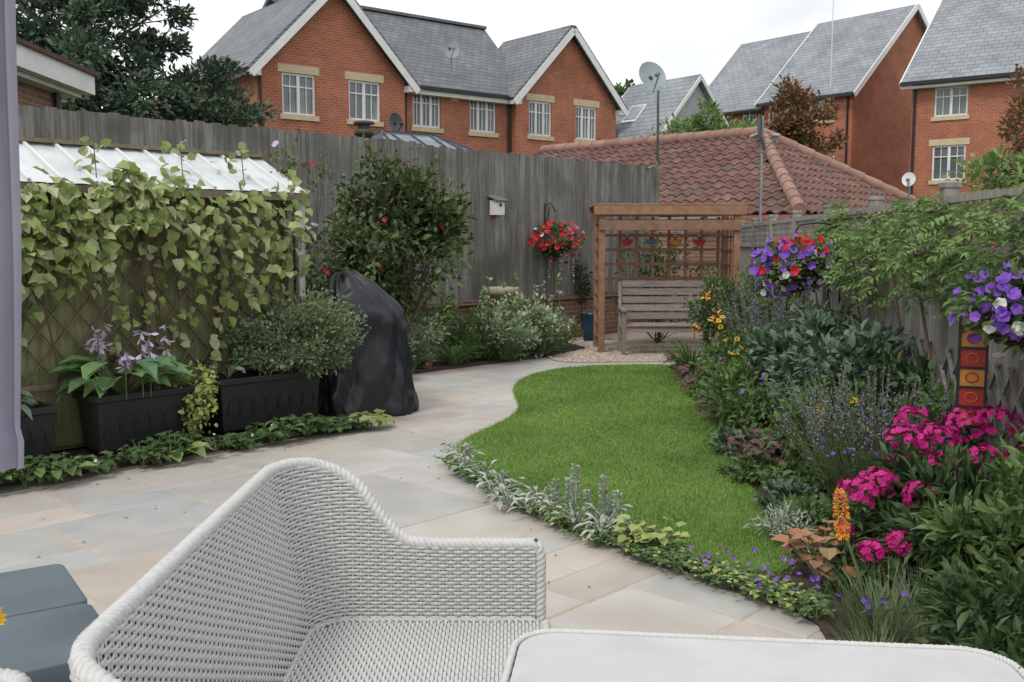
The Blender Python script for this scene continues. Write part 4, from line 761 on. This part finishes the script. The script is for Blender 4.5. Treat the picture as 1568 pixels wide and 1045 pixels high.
tree('red_maple_tree',(9.4,17,0),(8.75,17,3.5),(.6,.8,1.0),1700,.1,.06,[Lred,stem],clumps=30,cl=.24,tr_=.05)
# ------------------------------------------------------------------ rattan furniture
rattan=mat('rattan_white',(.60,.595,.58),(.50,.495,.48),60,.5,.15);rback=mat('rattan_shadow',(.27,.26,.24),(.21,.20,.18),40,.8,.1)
def rope(mb,P,R=.02,st=3,pitch=.07,mi=0):
    P=A(P,float);d=np.r_[0,np.cumsum(np.linalg.norm(np.diff(P,axis=0),axis=1))];L=d[-1];n=max(8,int(L/.006));u=np.linspace(0,L,n);Q=np.stack([np.interp(u,d,P[:,i]) for i in range(3)],1)
    T=nrm(np.gradient(Q,axis=0));X=np.zeros_like(Q);x=np.cross(T[0],A([0.1,.2,1.]));
    for i in range(n): x=x-T[i]*np.dot(x,T[i]);x=x/np.linalg.norm(x);X[i]=x
    Y=np.cross(T,X)
    for s_ in range(st):
        a=u/pitch*2*math.pi+s_*2*math.pi/st;tube(mb,Q+R*.5*(np.cos(a)[:,None]*X+np.sin(a)[:,None]*Y),R*.62,6,mi)
def weave(mb,G,Nn,Tv,mask,u,pitch=.024,amp=.0034,hh=.0050,mi=0):
    J,I=G.shape[:2];off=amp*np.sin(math.pi*u/pitch)[None,:]*((-1)**np.arange(J))[:,None]
    c=G+Nn*off[...,None];lo=c-Tv*hh-Nn*.0025;hi=c+Tv*hh-Nn*.0025;md=c+Nn*.0015
    V=np.stack([lo,md,hi],2);idx=(np.arange(J)[:,None]*I+np.arange(I-1)[None])*3;mk=(mask[:,:-1]&mask[:,1:]).ravel();idx=idx.ravel()[mk]
    Fq=np.vstack([np.stack([idx,idx+3,idx+4,idx+1],1),np.stack([idx+1,idx+4,idx+5,idx+2],1)]);mb.add(V.reshape(-1,3),Fq,mi,True)
sf=bpy.data.objects.new('rattan_sofa',None);bpy.context.scene.collection.objects.link(sf)
xF,xB,yN,yFar,rc=.075,-.625,1.58,3.07,.13
pl=[(xF,yN)];pl+=[(xB+rc+rc*math.cos(a),yN+rc+rc*math.sin(a)) for a in np.linspace(-math.pi/2,-math.pi,9)];pl+=[(xB+rc+rc*math.cos(a),yFar-rc+rc*math.sin(a)) for a in np.linspace(math.pi,math.pi/2,9)];pl+=[(xF,yFar)]
pl=A(pl);dd=np.r_[0,np.cumsum(np.linalg.norm(np.diff(pl,axis=0),axis=1))];LT=dd[-1]
def plan(u): return np.stack([np.interp(u,dd,pl[:,0]),np.interp(u,dd,pl[:,1])],-1)
def outn(u):
    e=.01;t=plan(np.clip(u+e,0,LT))-plan(np.clip(u-e,0,LT));t=nrm(t);return np.stack([t[...,1]*-1,t[...,0]],-1)
def topz(u):
    x=plan(u)[...,0];q=np.clip((-.31-x)/(.30),0,1);return .64+.26*(q*q*(3-2*q))
def lean(u,z):
    q=np.clip((.1-plan(u)[...,0]-.3)/.4,0,1);return np.clip(z-.4,0,1)*.2*q
sgn=1.0
if outn(np.array([LT/2]))[0][0]>0: sgn=-1.0
def panel(mb,z0,offs,inward):
    u=np.arange(0,LT,.0055);rows=np.arange(z0+.006,.95,.0112)
    U=np.broadcast_to(u,(len(rows),len(u)));Z=np.broadcast_to(rows[:,None],U.shape);p=plan(U);n=outn(U)*sgn
    G=np.concatenate([p+n*(lean(U,Z)+offs)[...,None],Z[...,None]],-1);Nn=np.concatenate([n*(-1 if inward else 1),0*Z[...,None]],-1)
    Tv=np.zeros_like(G);Tv[...,2]=1;weave(mb,G,Nn,Tv,Z<topz(U),u)
    for uu in np.arange(.012,LT,.024):
        zt=float(topz(np.array(uu)));zs=np.linspace(z0,zt,6);uv=np.full(6,uu);q=plan(uv)+outn(uv)*sgn*(lean(uv,zs)+offs+(.003 if inward else -.003))[:,None];tube(mb,np.column_stack([q,zs]),.003,4,0,False)
    zs=np.linspace(0,1,8);uu=u[::4];V=[]
    for k_ in zs:
        zt=z0+(topz(uu)-z0)*k_;q=plan(uu)+outn(uu)*sgn*(lean(uu,zt)+offs+(.008 if inward else -.008))[:,None];V.append(np.column_stack([q,zt]))
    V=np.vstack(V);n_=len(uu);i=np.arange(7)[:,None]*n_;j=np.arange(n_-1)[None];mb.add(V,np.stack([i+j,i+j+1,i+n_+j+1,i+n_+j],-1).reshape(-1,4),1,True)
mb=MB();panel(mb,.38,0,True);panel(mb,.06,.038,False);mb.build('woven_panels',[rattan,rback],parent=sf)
mb=MB();u=np.linspace(0,LT,160)
def rimp(off,dz=0): z=topz(u)+dz;q=plan(u)+outn(u)*sgn*(lean(u,z)+off)[:,None];return np.column_stack([q,z])
rope(mb,rimp(.018,.002),.0195,3,.055)
tube(mb,rimp(.018,-.006),.017,8,0)
for yy in (yN,yFar):
    sg_=1 if yy==yFar else -1;rope(mb,[(xF+.002,yy+sg_*.018,.64),(xF+.014,yy+sg_*.018,.61),(xF+.014,yy+sg_*.018,.05)],.019,3,.055)
rope(mb,[(xF+.03,yN+.03,.40),(xF+.03,yFar-.03,.40)],.015,3,.05)
q=np.linspace(0,LT,100);rope(mb,np.column_stack([plan(q)+outn(q)*sgn*(-.004),np.full(100,.402)]),.008,2,.04)
mb.build('braided_rim',[rattan],parent=sf)
mb=MB();u=np.arange(yN,yFar,.0055);rows=np.arange(xB+.0,xF+.03,.0112);U=np.broadcast_to(u,(len(rows),len(u)));X=np.broadcast_to(rows[:,None],U.shape)
G=np.stack([X,U,0*X+.40],-1);Nn=np.zeros_like(G);Nn[...,2]=1;Tv=np.zeros_like(G);Tv[...,0]=1
mask=~(((X<xB+.05)&((U<yN+.05)|(U>yFar-.05))));weave(mb,G,Nn,Tv,mask,u)
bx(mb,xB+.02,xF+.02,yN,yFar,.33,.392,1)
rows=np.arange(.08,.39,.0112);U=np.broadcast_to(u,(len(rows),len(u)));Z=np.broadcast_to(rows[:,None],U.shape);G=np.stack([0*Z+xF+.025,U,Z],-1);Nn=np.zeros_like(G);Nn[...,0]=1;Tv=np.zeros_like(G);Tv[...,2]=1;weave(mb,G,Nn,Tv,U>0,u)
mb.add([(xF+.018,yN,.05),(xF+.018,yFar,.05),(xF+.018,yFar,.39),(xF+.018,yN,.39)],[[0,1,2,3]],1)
mb.build('woven_seat',[rattan,rback],parent=sf)
mb=MB()
for x in (xB+.05,xF-.03):
    for y in (yN+.05,yFar-.05): tube(mb,[(x,y,.38),(x,y,0)],.022,10,0,caps=True)
mb.build('legs',[rattan],parent=sf)
# table
tb=bpy.data.objects.new('rattan_table',None);bpy.context.scene.collection.objects.link(tb)
def rrect(x0,x1,y0,y1,r,n=8):
    P=[];
    for cx,cy,a0 in ((x1-r,y1-r,0),(x0+r,y1-r,90),(x0+r,y0+r,180),(x1-r,y0+r,270)):
        for a in np.linspace(a0,a0+90,n): P.append((cx+r*math.cos(math.radians(a)),cy+r*math.sin(math.radians(a))))
    return A(P)
Rt=rz(math.radians(-6.5))
def TT(P,z): P=np.column_stack([P,np.zeros(len(P))])@Rt.T+A([0.015,2.21,0]);P[:,2]=z;return P
O_=rrect(.0,1.06,-1.2,0,.1);tabz=.715
topm=mat('frosted_table_top',(.53,.53,.525),(.47,.47,.465),5,.40,.03,spec=.3,stain=(9,(.44,.435,.42),.5,.85))
mb=MB();I_=rrect(.012,1.048,-1.188,-.012,.09);V=TT(I_,tabz);k=len(V);Vb=TT(I_,tabz-.03);mb.add(np.vstack([V,[V.mean(0)],Vb]),[[i,(i+1)%k,k] for i in range(k)]+[[k+1+i,k+1+(i+1)%k,i] for i in range(k)]+[[k+1+(i+1)%k,(i+1)%k,i] for i in range(k)],0);mb.build('table_top',[topm],parent=tb)
mb=MB();Pq=TT(np.vstack([O_,O_[:1]]),tabz-.003);rope(mb,Pq,.0085,3,.03)
per=np.vstack([O_,O_[:1]]);d=np.r_[0,np.cumsum(np.linalg.norm(np.diff(per,axis=0),axis=1))];u=np.arange(0,d[-1],.0055);pp=np.stack([np.interp(u,d,per[:,0]),np.interp(u,d,per[:,1])],1);tn=nrm(np.gradient(pp,axis=0));on=np.stack([tn[:,1],-tn[:,0]],1)
pw=TT(pp,0);nw=np.column_stack([on,np.zeros(len(on))])@Rt.T;rows=np.arange(.55,.70,.0112)
G=np.repeat(pw[None],len(rows),0).copy();G[...,2]=rows[:,None];Nn=np.repeat(nw[None],len(rows),0);Tv=np.zeros_like(G);Tv[...,2]=1;weave(mb,G,Nn,Tv,G[...,2]>0,u)
V=np.vstack([pw*A([1,1,0])-nw*.008+A([0,0,.54]),pw*A([1,1,0])-nw*.008+A([0,0,.70])]);n_=len(pw);j=np.arange(n_-1);mb.add(V,np.stack([j,j+1,n_+j+1,n_+j],1),1)
for x,y in ((.07,-.07),(.99,-.07),(.07,-1.13),(.99,-1.13)): p=TT(A([[x,y]]),0)[0];tube(mb,[p,p+A([0,0,.66])],.03,10,0,caps=True)
mb.build('woven_base',[rattan,rback],parent=tb)
# footstool with cushions + second chair
cm=mat('slate_cushion',(.125,.16,.18),(.10,.13,.15),4,.7,.06)
ot=bpy.data.objects.new('cushioned_footstool',None);bpy.context.scene.collection.objects.link(ot)
Ro=rz(math.radians(-56));oc=A([-1.61,3.47,0])
def ob(mb,a0,a1,b0,b1,z0,z1,mi=0): box(mb,oc+Ro@A([(a0+a1)/2,(b0+b1)/2,(z0+z1)/2]),(a1-a0,b1-b0,z1-z0),Ro,mi)
mb=MB();ob(mb,0,.46,-.62,0,.36,.46);ob(mb,.47,.93,-.62,0,.36,.46);o=mb.build('cushions',[cm],.03,ot);o.modifiers['b'].segments=5
for p in o.data.polygons: p.use_smooth=True
mb=MB();ob(mb,.01,.92,-.61,-.01,.05,.355);mb.build('base',[rattan],.01,ot)
ch=bpy.data.objects.new('rattan_armchair',None);bpy.context.scene.collection.objects.link(ch)
mb=MB();cc=A([-1.07,2.05]);path=[(cc[0]-.55,cc[1]-.25,.62),(cc[0]-.2,cc[1]+.02,.65),(cc[0]-.05,cc[1]+.05,.65),(cc[0]+.02,cc[1]+.01,.65),(cc[0]+.035,cc[1]-.06,.645),(cc[0]+.02,cc[1]-.3,.64),(cc[0]-.05,cc[1]-.6,.64)]
for k_ in range(2):
    q=[path[0]]
    for a_,b_ in zip(path,path[1:]): q+= [tuple(A(a_)*.75+A(b_)*.25),tuple(A(a_)*.25+A(b_)*.75)]
    path=q+[path[-1]]
path=A(path);rope(mb,path,.022,3,.065);n_=len(path)
dd2=np.r_[0,np.cumsum(np.linalg.norm(np.diff(path,axis=0),axis=1))];u=np.arange(0,dd2[-1],.0055);pq=np.stack([np.interp(u,dd2,path[:,i]) for i in range(3)],1);tn=nrm(np.gradient(pq,axis=0));nn_=nrm(np.cross(tn,A([0,0,1.])));rows=np.arange(0,.58,.0112)
G=np.repeat(pq[None],len(rows),0).copy();G[...,2]-=rows[:,None];Nn=-np.repeat(nn_[None],len(rows),0);Tv=np.zeros_like(G);Tv[...,2]=1;weave(mb,G,Nn,Tv,G[...,2]>.03,u)
V=np.vstack([pq+nn_*.008,pq*A([1,1,0])+nn_*.008+A([0,0,.05])]);n_=len(pq);j=np.arange(n_-1);mb.add(V,np.stack([j,j+1,n_+j+1,n_+j],1),1)
mb.build('arm_and_side',[rattan,rback],parent=ch)
mb=MB();bx(mb,-1.6,-1.12,1.45,1.95,.36,.42);mb.build('seat',[rattan],.01,ch)
mb=MB()
for x,y,z in ((-1.205,2.2,.80),(-1.20,2.22,.735),(-1.235,2.2,.77)):
    for r_ in (.034,.026,.018): flowers(mb,[[x,y,z]],[[.5,-.6,.6]],r_,14,0,None,.2+(.034-r_)*24,.4)
    tube(mb,[(x-.05,y,.66),(x,y,z)],.004,4,1)
mb.build('marigold_flowers',[Fyel,gstem])
# gazebo curtain at the left
mb=MB();n=90;m=50;X=np.linspace(0,1,n);Zc=np.linspace(1.02,2.75,m);V=[]
for z in Zc:
    ed=-1.262+.034*(z-1.03)+.004*math.sin(z*5)+(.010 if z<1.1 else 0)
    x=ed-.42*(1-X);y=2.5+.035*np.sin(X*26+z*.6)*(1-.2*z/2.7)+.02*np.sin(X*61+z)
    V.append(np.column_stack([x,y,np.full(n,z)]))
V=np.vstack(V);i=np.arange(m-1)[:,None]*n;j=np.arange(n-1)[None];mb.add(V,np.stack([i+j,i+j+1,i+n+j+1,i+n+j],-1).reshape(-1,4),0,True)
mb.build('gazebo_curtain',[mat('lavender_fabric',(.33,.315,.39),(.28,.265,.34),5,.85,.15)])
# ------------------------------------------------------------------ light, world, camera
sc=bpy.context.scene;wd=bpy.data.worlds.new('World');sc.world=wd;wd.use_nodes=True;nt=wd.node_tree;L=nt.links.new;bg=nt.nodes['Background']
sk=nt.nodes.new('ShaderNodeTexSky');sk.sky_type='NISHITA';sk.sun_disc=False;sk.sun_elevation=math.radians(52);sk.sun_rotation=math.radians(215)
tc=nt.nodes.new('ShaderNodeTexCoord');n=nt.nodes.new('ShaderNodeTexNoise');n.inputs['Scale'].default_value=2.6;n.inputs['Detail'].default_value=7;mp=nt.nodes.new('ShaderNodeMapping');mp.inputs['Scale'].default_value=(1,1,2.5);L(tc.outputs['Generated'],mp.inputs[0]);L(mp.outputs[0],n.inputs['Vector'])
r=ramp(nt,[(5.9,6.05,6.3),(9.9,9.95,10.0)]);r.color_ramp.elements[0].position=.36;r.color_ramp.elements[1].position=.66;L(n.outputs['Fac'],r.inputs[0])
mx=nt.nodes.new('ShaderNodeMix');mx.data_type='RGBA';mx.inputs[0].default_value=.93;L(sk.outputs[0],mx.inputs[6]);L(r.outputs[0],mx.inputs[7]);L(mx.outputs[2],bg.inputs[0]);bg.inputs[1].default_value=.145
sd=bpy.data.lights.new('sun','SUN');sd.energy=1.5;sd.angle=math.radians(14);sd.color=(1,.96,.9);so=bpy.data.objects.new('sun',sd);sc.collection.objects.link(so)
az=math.radians(215);el=math.radians(52);v=Vector((math.sin(az)*math.cos(el),math.cos(az)*math.cos(el),math.sin(el)));so.rotation_euler=v.to_track_quat('Z','Y').to_euler()
cd=bpy.data.cameras.new('camera');cd.lens=35;cd.sensor_width=36;cd.clip_end=1000;cam=bpy.data.objects.new('camera',cd);sc.collection.objects.link(cam);cam.location=(0,0,1.6);cam.rotation_euler=(math.radians(90-5.696),0,0);sc.camera=cam
sc.view_settings.view_transform='Standard';sc.view_settings.look='None';sc.view_settings.exposure=0
